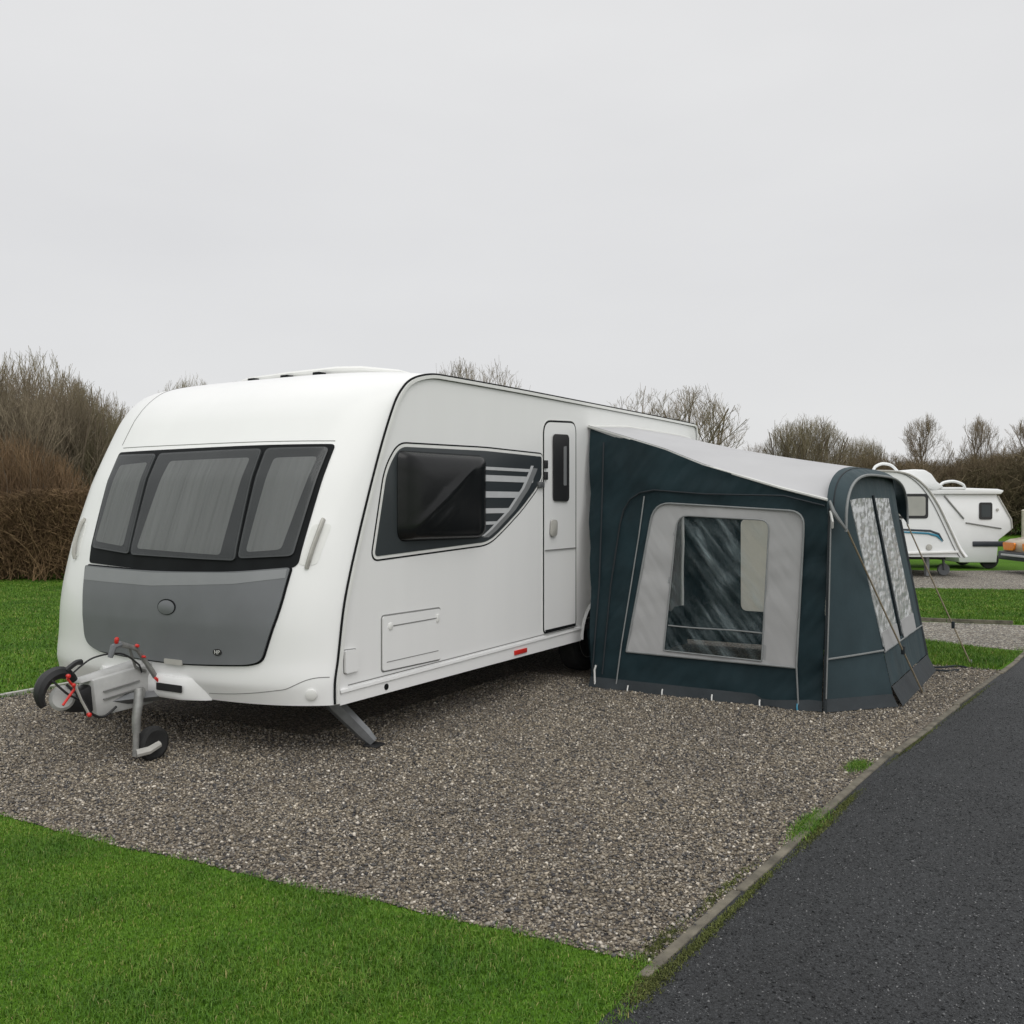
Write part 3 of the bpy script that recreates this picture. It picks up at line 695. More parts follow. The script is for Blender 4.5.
# sill rail
def rail(a, b):
    s = .03+3.36*a
    pr = [(0, .452+.03*a), (.020, .448+.03*a), (.022, .430+.03*a), (.012, .425+.03*a), (.014, .352), (0, .348)][int(round(b*5))]
    return (s, -pr[0], pr[1])
sk = MB().grid(rail, 30, 5).build('sill_rail', M['white'], car, sharp=30)
MB().box((1.7, -.0225, .486+.0), (3.2, .004, .006), Matrix.Rotation(-0.009, 3, 'Y')).build('sill_line', M['groove'], sk, smooth=False)
MB().lathe((.50, -.013, .395), (0, -1, 0), [(0, .022), (.004, .022), (.004, 0)], 14).build('jacking_hole', M['seal'], sk)
MB().box((2.28, -.018, .398), (.20, .012, .038)).build('side_reflector', M['red'], sk, bevel=.003)
def archtrim(a, b):
    q = math.pi*a; r = .395+.04*b; return (3.80+r*math.cos(q), -.012-.02*(b < .5), .36+(r-.035)*math.sin(q))
MB().grid(archtrim, 24, 2).build('wheel_arch', M['white_trim'], car)
# roof details
def roofz(s, t): return hull(t, float(np.interp(s, TR[:180, 0], TL[:180])))[2]
rr = MB()
zt = lambda s, t: 2.60+.05*(1-abs(2*t/CW-1)**3)
pth = [(1.95, .60, zt(1.6, .62)+.02), (1.5, .66, zt(1.4, .7)+.05), (1.25, .84, zt(1.2, .9)+.05), (1.18, 1.02, zt(1.2, 1)+.05), (1.13, 1.5, zt(1.2, 1.5)+.036), (1.12, 1.92, zt(1.1, 1.9)+.024), (1.14, 2.04, zt(1.1, 2)+.02)]
ro = rr.tube(pth, [.012, .022, .03, .03, .028, .026, .02], 10, flat=(1, 1.1)).build('roof_rail', M['white_trim'], car)
for tt in (1.12, 1.47, 1.84): MB().box((1.075, tt, zt(1.15, tt)+.004), (.08, .075, .045)).build('rail_foot', M['seal'], ro, bevel=.006)
MB().box((3.6, 1.4, 2.655), (.7, .6, .07), taper=.9).build('rooflight', M['far_white'], car, bevel=.02)
MB().box((6.49, -.008, 2.43), (.03, .02, .045)).build('marker_lamp', M['orange'], car, bevel=.006)
# rear window and lamps (seen only from the other side)
MB().box((6.505, 1.4, 1.65), (.02, 1.7, .7)).build('rear_window', M['cabglass'], car, bevel=.008)
# ---- drawbar, coupling, jockey wheel
DT = 1.40
mb = MB()
for sg in (-1, 1): mb.tube([(-.70, DT+.04*sg, .36), (.45, DT+.55*sg, .36), (1.2, DT+.75*sg, .36)], .035, 4)
mb.box((-.62, DT, .36), (.30, .12, .09))
mb.build('drawbar', M['darksteel'], car, smooth=False)
mb = MB()
mb.hexa([(-.77, DT-.09, .275), (-.36, DT-.12, .30), (-.36, DT+.12, .30), (-.77, DT+.09, .275), (-.79, DT-.075, .515), (-.36, DT-.11, .565), (-.36, DT+.11, .565), (-.79, DT+.075, .515)])
hc = mb.build('hitch_cover', M['hitchcover'], car, bevel=.012)
for zz in (.40, .45): MB().box((-.60, DT-.105, zz), (.26, .012, .007), Matrix.Rotation(R(-4), 3, 'Z') @ Matrix.Rotation(-.12, 3, 'Y')).build('cover_groove', M['groove'], hc, smooth=False)
MB().hexa([(-.86, DT-.05, .50), (-.40, DT-.075, .548), (-.40, DT+.075, .548), (-.86, DT+.05, .50), (-.84, DT-.03, .53), (-.40, DT-.05, .585), (-.40, DT+.05, .585), (-.84, DT+.03, .53)]).build('cover_ridge', M['hitchcover'], hc, bevel=.012)
MB().hexa([(-.93, DT-.045, .33), (-.72, DT-.055, .30), (-.72, DT+.055, .30), (-.93, DT+.045, .33), (-.95, DT-.045, .43), (-.72, DT-.05, .50), (-.72, DT+.05, .50), (-.95, DT+.045, .43)]).build('coupling', M['black'], car, bevel=.015)
# pale oval and black guard of the coupling head
MB().lathe((-.99, DT-.05, .435), (-.35, -.9, .1), [(-.03, .04), (-.02, .070), (.01, .078), (.03, .06), (.034, 0)], 22).build('coupling_guard', M['hitchcover'], car)
pth = [(-1.16+.0, DT-.03, .44)]
arc = [(-1.00+.125*math.cos(q), DT-.03, .470+.120*math.sin(q)) for q in np.linspace(R(28), R(215), 16)]
MB().tube(arc, [.022+.022*math.sin(math.pi*k/15) for k in range(16)], 8).build('coupling_shroud', M['black'], car)
cab = MB()
def cable(pts, r):
    out = []; P = [np.array(p, float) for p in pts]
    return [tuple(x) for x in crom(np.array(P), 8)], r
for pts, r in (([(-.93, DT-.07, .58), (-.80, DT-.09, .66), (-.62, DT-.12, .665), (-.50, DT-.14, .58), (-.46, DT-.12, .52)], .006),
               ([(-.98, DT-.08, .52), (-.90, DT-.12, .42), (-.84, DT-.13, .32), (-.76, DT-.14, .285), (-.66, DT-.13, .33)], .008),
               ([(-1.08, DT-.09, .56), (-1.00, DT-.12, .47), (-.90, DT-.12, .40), (-.86, DT-.10, .31)], .007),
               ([(-.96, DT-.05, .60), (-.90, DT-.06, .64), (-.86, DT-.06, .64)], .018)):
    p_, r_ = cable(pts, r); cab.tube(p_, r_, 6)
cab.build('cable', M['black'], car)
pth = [(-1.02, DT-.15, .57), (-.97, DT-.15, .50), (-1.05, DT-.15, .41)]
MB().tube(pth, .009, 6).build('breakaway_cable', M['red'], car)
MB().tube([(-.97, DT-.155, .52), (-.93, DT-.16, .42), (-.88, DT-.16, .33)], .009, 6).build('stabiliser_bar', M['handle'], car)
for p, r in (((-1.02, DT-.16, .585), .013), ((-.985, DT-.16, .525), .012), ((-.885, DT-.17, .325), .014)):
    MB().lathe(p, (-.3, -1, 0), [(-.02, r*.6), (-.01, r), (.012, r), (.018, r*.5)], 10).build('red_cap', M['red'], car)
# handbrake lever
lv = MB().tube([(-.33, DT-.16, .40), (-.42, DT-.17, .53), (-.53, DT-.17, .68), (-.56, DT-.17, .70), (-.66, DT-.17, .735)], [.017, .018, .014, .016, .020], 8).tube([(-.42, DT-.11, .52), (-.50, DT-.11, .56), (-.555, DT-.12, .69)], .010, 6).build('handbrake_lever', M['steel'], car)
MB().tube([(-.66, DT-.17, .735), (-.71, DT-.17, .725), (-.735, DT-.17, .66)], [.022, .023, .016], 8).build('lever_grip', M['lockergrey'], lv)
for p, d, r in (((-.695, DT-.18, .765), (0, -.2, 1), .014), ((-.545, DT-.185, .712), (-.3, -1, 0), .012), ((-.50, DT-.19, .635), (0, -1, 0), .009), ((-.30, DT-.195, .37), (0, -1, 0), .011)):
    MB().lathe(p, d, [(-.02, r*.7), (-.012, r), (.012, r), (.02, r*.6)], 10).build('red_cap', M['red'], lv)
MB().tube([(-.42, DT-.205, .485), (-.335, DT-.205, .405)], [.010, .013], 8).build('red_grip', M['red'], lv)
# jockey wheel
JT, JS = 1.02, -.70
jk = MB().tube([(JS+.035, JT+.02, .47), (JS+.015, JT, .38), (JS, JT, .30), (JS, JT, .20)], [.026, .030, .028, .026], 12).tube([(JS, JT, .24), (JS-.005, JT, .055)], .020, 12).build('jockey_wheel', M['steel'], car)
MB().tube([(JS+.025, JT+.01, .40), (JS+.14, JT+.13, .42), (JS+.24, JT+.26, .40)], .026, 8).build('jockey_clamp', M['steel'], jk)
MB().tube([(JS-.012, JT-.02, .075), (JS+.05, JT-.055, .085), (JS+.13, JT-.058, .11)], [.026, .026, .022], 8).build('fork', M['handle'], jk)
MB().lathe((JS+.12, JT+.0, .11), (0, -1, 0), [(-.035, .05), (-.038, .085), (-.028, .105), (0, .110), (.028, .105), (.038, .085), (.030, .05), (.02, .0)], 28).build('tyre', M['tyre'], jk)
# steadies
def steady(s0, t0, s1, t1):
    m_ = MB(); a, b = Vector((s0, t0, .41)), Vector((s1, t1, .035)); d = (b-a)
    m_.tube([a, a+d*.3, a+d*.85, b], [.045, .058, .050, .036], 6, flat=(1.0, .7))
    st = m_.build('steady_leg', M['darksteel'], car, sharp=50)
    MB().tube([a+Vector((.12, .05, -.02)), a+d*.55], .014, 6).build('brace', M['steel'], st)
    MB().box((s1+.01, t1, .014), (.11, .11, .022)).build('foot', M['black'], st, bevel=.006)
steady(.20, .34, .40, .02); steady(.20, CW-.34, .40, CW-.02); steady(6.1, .34, 5.9, .05); steady(6.1, CW-.34, 5.9, CW-.05)

# ==================================================================== AWNING
AB = wd(4.5, 1.2, 0)
awn = empty('porch_awning', AB, ROTZ)
tag(awn, 'dark teal porch awning with pale roof and clear windows fixed to the white caravan', 'awning')
def A(s, v, z): return (s-4.5, -(v-1.2), z)       # awning-local
def nrm(fn, a, b, flip=1):
    e = .01; p = np.array(fn(a, b)); u = np.array(fn(a+e, b))-np.array(fn(a-e, b)); w = np.array(fn(a, b+e))-np.array(fn(a, b-e)); n = np.cross(u, w); return p, n/np.linalg.norm(n)*flip
def wr(seed, k1, k2, amp):
    def f(a, b, w):
        return amp*(mnoise.noise(Vector((a*k1+b*k2*.6, b*k2-a*k1*.5, seed)))+.5*mnoise.noise(Vector((a*k1*2.3+b*1.5, b*k2*2.1-a*2, seed+5))))
    return f
# --- near side panel: a = v (out from the caravan), b = z
def near(v, z): return A(3.05+max(0, 1-v/2.3)*.5*z/2.3, v, z)
def near_s(v, z): return nrm(near, v, z, 1)
if nrm(near, 1, 1)[1][0] > 0: NF = -1
else: NF = 1
def near_s(v, z): return nrm(near, v, z, NF)
def roofline(v): return float(np.interp(v, [0, .25, .87, 1.26, 1.96, 2.36], [2.37, 2.30, 2.115, 1.965, 1.765, 1.665]))
top = [(v, roofline(v)) for v in np.linspace(.02, 2.36, 20)]
outer = [(.28, .07), (2.30, .06)] + top[::-1] + [(.06, 2.0), (.16, 1.2)]
hole = rounded([(.615, .335), (2.105, .335), (2.17, 1.575), (.80, 1.645)], [.01, .01, .13, .17], .05)
MB().ring(outer, hole, near_s, 0, 10, hf=wr(1.0, 1.2, 3.2, .022)).build('side_panel', M['teal'], awn, recalc=False)
pane = rounded([(.965, .375), (1.825, .362), (1.875, 1.50), (1.04, 1.535)], [.01, .01, .08, .11], .05)
wdw = MB().ring(hole, pane, near_s, .004, 5, hf=wr(3.0, 1.6, 3.4, .014)).build('window_surround', M['greycanvas'], awn, recalc=False)
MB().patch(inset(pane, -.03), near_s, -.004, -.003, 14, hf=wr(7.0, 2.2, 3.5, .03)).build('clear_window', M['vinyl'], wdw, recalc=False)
def bead(outline, surf, o, r, closed=True):
    P = []
    for a, b in outline:
        p, n = surf(a, b); P.append(tuple(p+n*o))
    if closed: P.append(P[0])
    return P
pp = MB(); pp.tube(bead(hole, near_s, .012, 0), .009, 6); pp.build('window_piping', M['piping'], wdw)
pp = MB(); pp.tube(bead(pane, near_s, .010, 0), .007, 6); pp.build('window_piping', M['piping'], wdw)
# transverse bar seen through the pane and the seams of the panel
MB().tube(bead([(.54, .05), (.565, .4), (.62, .9), (.67, 1.35), (.70, 1.70)], near_s, .016, 0, False), .006, 6).build('zip', M['piping'], awn)
MB().tube(bead([(2.125, .04), (2.11, .35)], near_s, .02, 0, False), .007, 6).build('zip', M['piping'], awn)
MB().tube(bead([(.40, .12), (.42, .9), (.47, 1.45), (.50, 1.58), (.56, 1.67), (.66, 1.73), (.8, 1.752), (1.3, 1.715), (2.0, 1.70), (2.33, 1.62)], near_s, .022, 0, False), .008, 6).build('seam', M['seam'], awn)
MB().tube(bead([(.30, .12), (.30, .9), (.26, 1.6), (.22, 2.2)], near_s, .02, 0, False), .008, 6).build('seam', M['seam'], awn)
MB().tube([near(v, .588+(.003*math.sin(v*9))) for v in np.linspace(.995, 1.835, 9)], .006, 6).build('window_seam', M['piping'], wdw)
MB().grid(lambda a, b: A(3.52+2.48*a, .01+.05*b+.015*math.sin(a*20), .44*(1-b)+.005), 30, 4).build('draught_skirt', M['teal'], awn, recalc=False)
# corner sleeve and pole
MB().tube([A(3.03, 2.33, .0), A(3.03, 2.35, .8), A(3.04, 2.37, 1.60)], .016, 8).build('pole', M['skirt'], awn)
MB().tube([A(3.01, 2.345, .12), A(3.01, 2.365, .8), A(3.02, 2.38, 1.58)], .006, 6).build('corner_piping', M['piping'], awn)
# --- far side panel
def far(v, z): return A(6.02, v, z)
FF = 1 if nrm(far, 1, 1)[1][0] > 0 else -1
def far_s(v, z): return nrm(far, v, z, FF)
o2 = [(.02, .05), (2.25, .05)] + [(v, roofline(v)+.03) for v in np.linspace(2.25, .02, 14)]
h2 = rounded([(.70, .42), (1.75, .42), (1.70, 1.46), (.70, 1.46)], .08, .08)
MB().ring(o2, h2, far_s, 0, 4, hf=wr(11, 1, 2, .02)).build('side_panel', M['teal'], awn, recalc=False)
MB().patch(h2, far_s, 0, .004, 4).build('far_window', M['vinyl_far'], awn, recalc=False)
# --- roof: rail on the caravan to the arched front bow
def bowz(s, base, apex, e=2.6): q = min(1, abs((s-4.53)/1.50)); return base+(apex-base)*max(0, 1-q**e)**.55
def roof(a, b):
    # b from rail (0) to bow (1)
    sr = 3.56+2.68*a; sb = 3.03+3.0*a
    zr = 2.37+.05*min(1, a*3); zb = bowz(sb, 1.665, 1.955)
    s = sr+(sb-sr)*b; v = .015+2.335*b
    lin = zr+(zb-zr)*b
    edge = (roofline(v) if a < .5 else roofline(v)+.03)+.004
    w = abs(2*a-1)**6
    sag = -.03*math.sin(math.pi*b)*(1-w)
    return A(s, v, (lin+sag)*(1-w)+edge*w)
MB().grid(roof, 48, 24).build('roof', M['roofcanvas'], awn, recalc=False)
ed = [roof(0, k/24) for k in range(25)]
MB().tube([(p[0]-.004, p[1], p[2]-.004) for p in ed], .012, 6).build('roof_piping', M['clip'], awn)
def val(a, b):
    p = roof(0, a); return (p[0]-.012, p[1], p[2]+.01-.045*b*math.sin(math.pi*min(1, a*1.6+.12))**.6)
MB().grid(val, 24, 2).build('valance', M['greycanvas'], awn, recalc=False)
ed = [roof(a, 0) for a in np.linspace(0, 1, 20)]
MB().tube(ed, .016, 6).build('awning_rail', M['white_trim'], awn)
# --- hood: from the bow out over the bay
def bow2(q, s0, s1, zlow, zap, e, k):   # q 0..1 along the bow by angle
    c = math.cos(math.pi*(1-q)); sgn = 1 if c > 0 else -1
    x = sgn*abs(c)**(2/e); y = math.sin(math.pi*q)**(2/k)
    return (s0+s1)/2+(s1-s0)/2*x, zlow+(zap-zlow)*y
def hood(a, b):
    s_in, z_in = bow2(a, 3.03, 6.03, 1.56, 1.957, 3.4, 3.0)
    s_o, z_o = bow2(a, 3.08, 5.95, 1.42, 1.885, 3.4, 3.2)
    v = 2.345+.135*b; bl = math.sin(math.pi*b)*.015
    return A(s_in+(s_o-s_in)*b, v, z_in+(z_o-z_in)*b+bl)
MB().grid(hood, 64, 8).build('hood', M['tealgrey'], awn, recalc=False)
MB().tube([hood(a, 1) for a in np.linspace(0, 1, 65)], .012, 6).build('hood_piping', M['piping'], awn)
MB().tube([hood(a, .35) for a in np.linspace(.02, .5, 33)], .006, 6).build('hood_seam', M['seam'], awn)
# --- bay front panel and its two wings
_hs = [hood(q, .55) for q in np.linspace(0, 1, 200)]; _hx = np.array([p[0]+4.5 for p in _hs]); _hz = np.array([p[2] for p in _hs]); _o = np.argsort(_hx)
def hoodz(s): return float(np.interp(s, _hx[_o], _hz[_o]))
def fpan(a, b):   # a along s 0..1, b height 0..1
    s0 = 3.57+(3.36-3.57)*b; s1 = 5.46+(5.50-5.46)*b
    zt_ = 1.84+(hoodz(s0+(s1-s0)*a)-.004-1.84)*max(0, (b-.85)/.15)
    z = .02+(zt_-.02)*b
    return A(s0+(s1-s0)*a, 2.755-.345*b, z)
FP = 1 if nrm(fpan, .5, .5)[1][1] < 0 else -1
def fp_s(a, b):
    return nrm(fpan, a, b, FP)
def fwr(a, b, w=0): return .010*mnoise.noise(Vector((a*9, b*2, 4)))
def fp_w(a, b):
    p, n = fp_s(a, b); return tuple(p+n*fwr(a, b))
MB().grid(lambda a, b: fp_w(a, .08+.92*b), 30, 20).build('front_panel', M['tealgrey'], awn, recalc=False)
fps2 = lambda a, b: (np.array(fp_w(a, b)), fp_s(a, b)[1])
for (a0, a1, c0, c1) in ((.012, .375, .0, .40), (.47, .83, .47, .79)):
    q = rounded([(a0, .25), (a1, .25), (c1, .90), (c0, .90)], .008, .05)
    w_ = MB().patch(q, fps2, 0, .008, 10).build('front_window', M['vinyl_front'], awn, recalc=False)
    MB().patch(rounded([(a0, .235), (a1, .235), (a1, .315), (a0, .315)], .006, .05), fps2, .008, .013, 3).build('window_hem', M['greycanvas'], w_, recalc=False)
MB().tube([fps2(a, b)[0]+fps2(a, b)[1]*.01 for a, b in ((.425, .25), (.43, .6), (.435, .91))], .012, 6).build('window_zip', M['seam'], awn)
MB().tube([fps2(a, .232)[0]+fps2(a, .232)[1]*.01 for a in np.linspace(0, 1, 12)], .007, 6).build('band_piping', M['piping'], awn)
def wing_near(a, b):
    P, Q = np.array(A(3.05, 2.31+.04*b, .05+1.57*b)), np.array(fpan(0, .015+.96*b)); return tuple(P+(Q-P)*a+np.array([0.0, -.012*math.sin(math.pi*a)*math.sin(math.pi*b), 0]))
MB().grid(lambda a, b: wing_near(a, b), 10, 14).build('bay_wing', M['tealgrey'], awn, recalc=False)
MB().tube([tuple(np.array(wing_near(a, .235))+np.array([-.012, -.008, 0])) for a in np.linspace(0, 1, 8)], .008, 6).build('wing_piping', M['piping'], awn)
def wing_far(a, b):
    P, Q = np.array(A(6.02, 2.25+.10*b, .05+1.60*b)), np.array(fpan(1, .015+.985*b)); return tuple(P+(Q-P)*a)
MB().grid(lambda a, b: wing_far(a, b), 10, 12).build('bay_wing', M['tealgrey'], awn, recalc=False)
MB().tube([A(6.03, 2.27, 0), A(6.03, 2.27, 1.58)], .018, 8).build('pole', M['skirt'], awn)
MB().tube([fpan(1, .0), fpan(1.0, .4), fpan(1.0, .8)], .016, 8).build('pole', M['skirt'], awn)
# --- mud skirt lying out on the gravel
edge_pts = [np.array(near(v, .12)) for v in np.linspace(.28, 2.25, 24)]
def sk1(a, b):
    v = .28+2.03*a; p = np.array(near(v, .085*(1-b)+.004)); out = .03*b+.012*math.sin(a*23)*b; return (p[0]-.006-out, p[1], p[2]+.006*math.sin(a*40)*b+.004)
MB().grid(sk1, 40, 4).build('mud_skirt', M['skirt'], awn, recalc=False)
def sk2(a, b):
    p = np.array(wing_near(a, .035*(1-b)-.025*b)); return (p[0]-.01-.02*b, p[1]-.03*b, max(.012, p[2]))
MB().grid(sk2, 10, 3).build('mud_skirt', M['skirt'], awn, recalc=False)
def sk3(a, b):
    p = np.array(fpan(a, .085*(1-b)-.005)); return (p[0], p[1]-.008-.05*b, max(.012, p[2]))
MB().grid(sk3, 20, 3).build('mud_skirt', M['skirt'], awn, recalc=False)
for v in (.66, .98, 1.42, 1.82, 2.12):
    p = near(v, .05); MB().tube([(p[0]-.03, p[1], .055), (p[0]-.042, p[1], .035), (p[0]-.07, p[1]-.01, .012)], .0065, 6).build('peg_loop', M['blue'] if v > 2.1 else M['clip'], awn)
p = near(.34, .1); MB().tube([(p[0]-.04, p[1], .02), (p[0]-.03, p[1]+.01, .16), (p[0]-.02, p[1], .20)], .009, 6).build('peg_loop', M['clip'], awn)
# clips where the hood meets the corner
MB().tube([A(3.02, 2.37, 1.66), A(3.0, 2.40, 1.58), A(3.02, 2.44, 1.51), A(3.07, 2.48, 1.44)], [.010, .017, .015, .010], 6).build('strap', M['piping'], awn)
MB().tube([A(3.0, 2.38, 1.58), A(2.98, 2.40, 1.50), A(3.02, 2.39, 1.45)], .010, 6).build('strap', M['clip'], awn)
# guy ropes with their sliders
def guy(p, q, sl):
    a, b = Vector(A(*p)), Vector(A(*q)); g_ = MB().tube([a, (a+b)/2+Vector((0, 0, -.01)), b], .0075, 6).build('guy_rope', M['rope'], awn)
    m_ = a+(b-a)*sl; MB().box(m_, (.03, .03, .07)).build('slider', M['seam'], g_, bevel=.005)
    MB().tube([b+Vector((.0, 0, .05)), b+Vector((.01, -.01, -.03))], .008, 6).build('peg', M['steel'], g_)
guy((3.08, 2.48, 1.45), (4.30, 2.86, .0), .72)
guy((5.93, 2.48, 1.42), (6.10, 3.06, .0), .72)
guy((3.08, 2.48, 1.45), (4.05, 2.84, .30), .55) if False else None
# spare straps lying by the far corner
MB().tube([A(5.55, 2.70, .02), A(5.7, 2.85, .015), A(5.85, 2.95, .015), A(5.8, 3.05, .015)], .012, 6).tube([A(5.45, 2.76, .02), A(5.5, 2.9, .015), A(5.62, 3.0, .015)], .010, 6).build('strap', M['seam'], awn)

# ==================================================================== FAR CARAVANS
def cap_profile(pts, n=10): return crom(np.array(pts, float), n)
fc_ = empty('touring_caravan', (7.0, 22.2, 0), 0)
tag(fc_, 'distant white caravan with blue side stripe and pale window, seen just past the awning', 'caravan')
def LA_(x, y, z): return (x-7.0, y-22.2, z)
pr = cap_profile([(9.90, .44), (9.78, .62), (9.58, 1.05), (9.30, 1.62), (9.05, 1.98), (8.75, 2.22), (8.45, 2.31), (8.0, 2.33), (4.1, 2.33), (3.9, 2.2), (3.85, .5)])
outl = [LA_(x, 21.0, z) for x, z in pr]
mb = MB(); mb.prism(outl, (0, 2.3, 0)); mb.build('body', M['far_white'], fc_, sharp=30)
def nose(a, b):
    i = a*(len(pr[:60])-1); x = float(np.interp(i, range(60), pr[:60, 0])); z = float(np.interp(i, range(60), pr[:60, 1])); g = (1-abs(2*b-1)**3)**.7
    return LA_(x+.30*g*(1-a)**.4, 21.0+2.3*b, z+.02*g)
MB().grid(nose, 40, 20).build('nose_panel', M['far_white'], fc_, recalc=False)
MB().tube([LA_(x, 20.985, z) for x, z in pr[:80]], .022, 6).build('edge_trim', M['handle'], fc_)
MB().tube([LA_(x-.10, 20.992, z) for x, z in pr[:60]], .010, 6).build('edge_trim', M['groove'], fc_)
fsd = lambda x, z: (LA_(x, 21.0, z), (0, -1, 0))
w_ = MB().patch(rounded([(8.12, 1.29), (9.10, 1.29), (9.10, 1.83), (8.12, 1.83)], .07, .1), fsd, 0, .012, 3).build('window', M['black'], fc_, recalc=False)
MB().patch(rounded([(8.18, 1.35), (9.04, 1.35), (9.04, 1.77), (8.18, 1.77)], .05, .1), fsd, .012, .016, 3).build('window_blind', M['paleblind'], w_, recalc=False)
MB().patch(rounded([(5.2, 1.3), (6.6, 1.3), (6.6, 1.83), (5.2, 1.83)], .07, .1), fsd, 0, .012, 3).build('window', M['black'], fc_, recalc=False)
MB().tube([LA_(5.0, 20.99, 1.10), LA_(8.1, 20.99, 1.07), LA_(9.15, 20.99, 1.02), LA_(9.33, 20.99, .95), LA_(9.43, 20.99, .80)], [.018, .018, .022, .024, .008], 6, flat=(1, .4)).build('side_stripe', M['navy'], fc_)
MB().tube([LA_(5.0, 20.98, 1.05), LA_(8.1, 20.98, 1.02), LA_(9.10, 20.98, .965), LA_(9.30, 20.98, .91), LA_(9.41, 20.98, .78)], [.012, .012, .022, .026, .006], 6, flat=(1, .4)).build('side_stripe', M['blue'], fc_)
MB().lathe(LA_(9.12, 20.99, .66), (0, -1, 0), [(0, .07), (.01, .06), (.014, 0)], 16).build('filler_cap', M['handle'], fc_)
MB().tube([LA_(9.75, 20.97, .56), LA_(7.5, 20.97, .50), LA_(4.0, 20.97, .50)], .03, 6).build('sill_rail', M['white_trim'], fc_)
MB().tube([LA_(x, 21.3, z) for x, z in crom(np.array([(8.0, 2.30), (8.06, 2.43), (8.22, 2.50), (8.42, 2.46), (8.56, 2.32)]), 5)], .032, 8).build('roof_hoop', M['far_white'], fc_)
MB().prism([LA_(x, 21.25, z) for x, z in ((8.3, 2.29), (8.6, 2.345), (8.9, 2.375), (9.15, 2.365), (9.30, 2.27), (9.42, 2.10), (9.58, 1.98), (9.4, 1.9), (9.0, 2.0))], (0, 1.7, 0)).build('roof_spoiler', M['far_white'], fc_, bevel=.04)
MB().tube([LA_(x, 21.4, z) for x, z in crom(np.array([(9.5, 1.98), (9.62, 2.08), (9.85, 2.11), (10.05, 2.04), (10.1, 1.95)]), 5)], .032, 8).tube([LA_(9.1, 21.4, 1.95), LA_(10.1, 21.4, 1.95)], .03, 6).build('roof_hoop', M['far_white'], fc_)
for x in (6.2,):
    for y, d in ((21.12, 1), (23.18, -1)):
        w_ = MB().lathe(LA_(x, y, .31), (0, -d, 0), [(-.09, .2), (-.08, .3), (0, .31), (.08, .3), (.09, .2), (.06, 0)], 24).build('wheel', M['tyre'], fc_)
MB().lathe(LA_(9.66, 21.5, .14), (0, -1, 0), [(-.04, .08), (-.035, .13), (0, .14), (.035, .13), (.04, .08), (.03, 0)], 20).tube([LA_(9.66, 21.45, .14), LA_(9.62, 21.45, .5)], .03, 6).build('jockey_wheel', M['lockergrey'], fc_)
for x in (9.16, 4.4): MB().tube([LA_(x, 21.2, .48), LA_(x, 21.2, .02)], .06, 6).build('steady_leg', M['darksteel'], fc_)
MB().box(LA_(6.8, 22.2, .42), (5.6, 1.9, .08)).build('chassis', M['under'], fc_, smooth=False)

fb = empty('folding_caravan', (11.0, 24.4, 0), 0)
tag(fb, 'low white folding caravan with flat lipped roof and tiny window, behind the blue striped caravan', 'caravan')
def LB_(x, y, z): return (x-11.0, y-24.4, z)
side = [(9.2, .50), (10.95, .50), (11.0, .16), (11.92, .16), (11.97, .72), (12.08, .80), (12.30, .98), (12.26, 1.25), (11.92, 1.84), (9.2, 1.84)]
MB().prism([LB_(x, 23.6, z) for x, z in side], (0, 1.7, 0)).build('body', M['far_white'], fb, bevel=.03)
MB().prism([LB_(x, 23.5, z) for x, z in ((9.2, 1.84), (11.98, 1.84), (12.06, 1.93), (11.9, 1.97), (10.4, 2.02), (9.2, 2.03))], (0, 1.9, 0)).build('roof_lid', M['far_white'], fb, bevel=.03)
bsd = lambda x, z: (LB_(x, 23.6, z), (0, -1, 0))
w_ = MB().patch(rounded([(11.48, 1.22), (11.80, 1.22), (11.80, 1.64), (11.48, 1.64)], .06, .1), bsd, 0, .02, 3).build('window', M['black'], fb, recalc=False)
MB().patch(rounded([(11.53, 1.28), (11.75, 1.28), (11.75, 1.58), (11.53, 1.58)], .05, .1), bsd, .02, .024, 3).build('pane', M['sidepanel'], w_, recalc=False)
MB().tube([LB_(10.62, 23.585, 1.80), LB_(11.10, 23.585, 1.24)], .02, 6).build('strut', M['groove'], fb)
MB().tube([LB_(11.15, 23.585, 1.14), LB_(12.02, 23.585, 1.00)], .016, 6).build('body_crease', M['groove'], fb)
MB().tube([LB_(11.94, 23.585, 1.80), LB_(12.27, 23.585, 1.22), LB_(12.29, 23.585, 1.0)], .02, 6).build('body_trim', M['handle'], fb)
MB().box(LB_(11.72, 23.60, .62), (.80, .06, .13)).build('dark_band', M['navy'], fb, bevel=.02)
MB().lathe(LB_(11.93, 23.59, 1.46), (0, -1, 0), [(0, .035), (.02, .03), (.024, 0)], 10).build('lock', M['handle'], fb)
for y in (23.72, 25.1): MB().lathe(LB_(11.78, y, .23), (0, -1, 0), [(-.06, .1), (-.05, .22), (0, .23), (.05, .22), (.06, .1), (.05, 0)], 20).build('wheel', M['tyre'], fb)

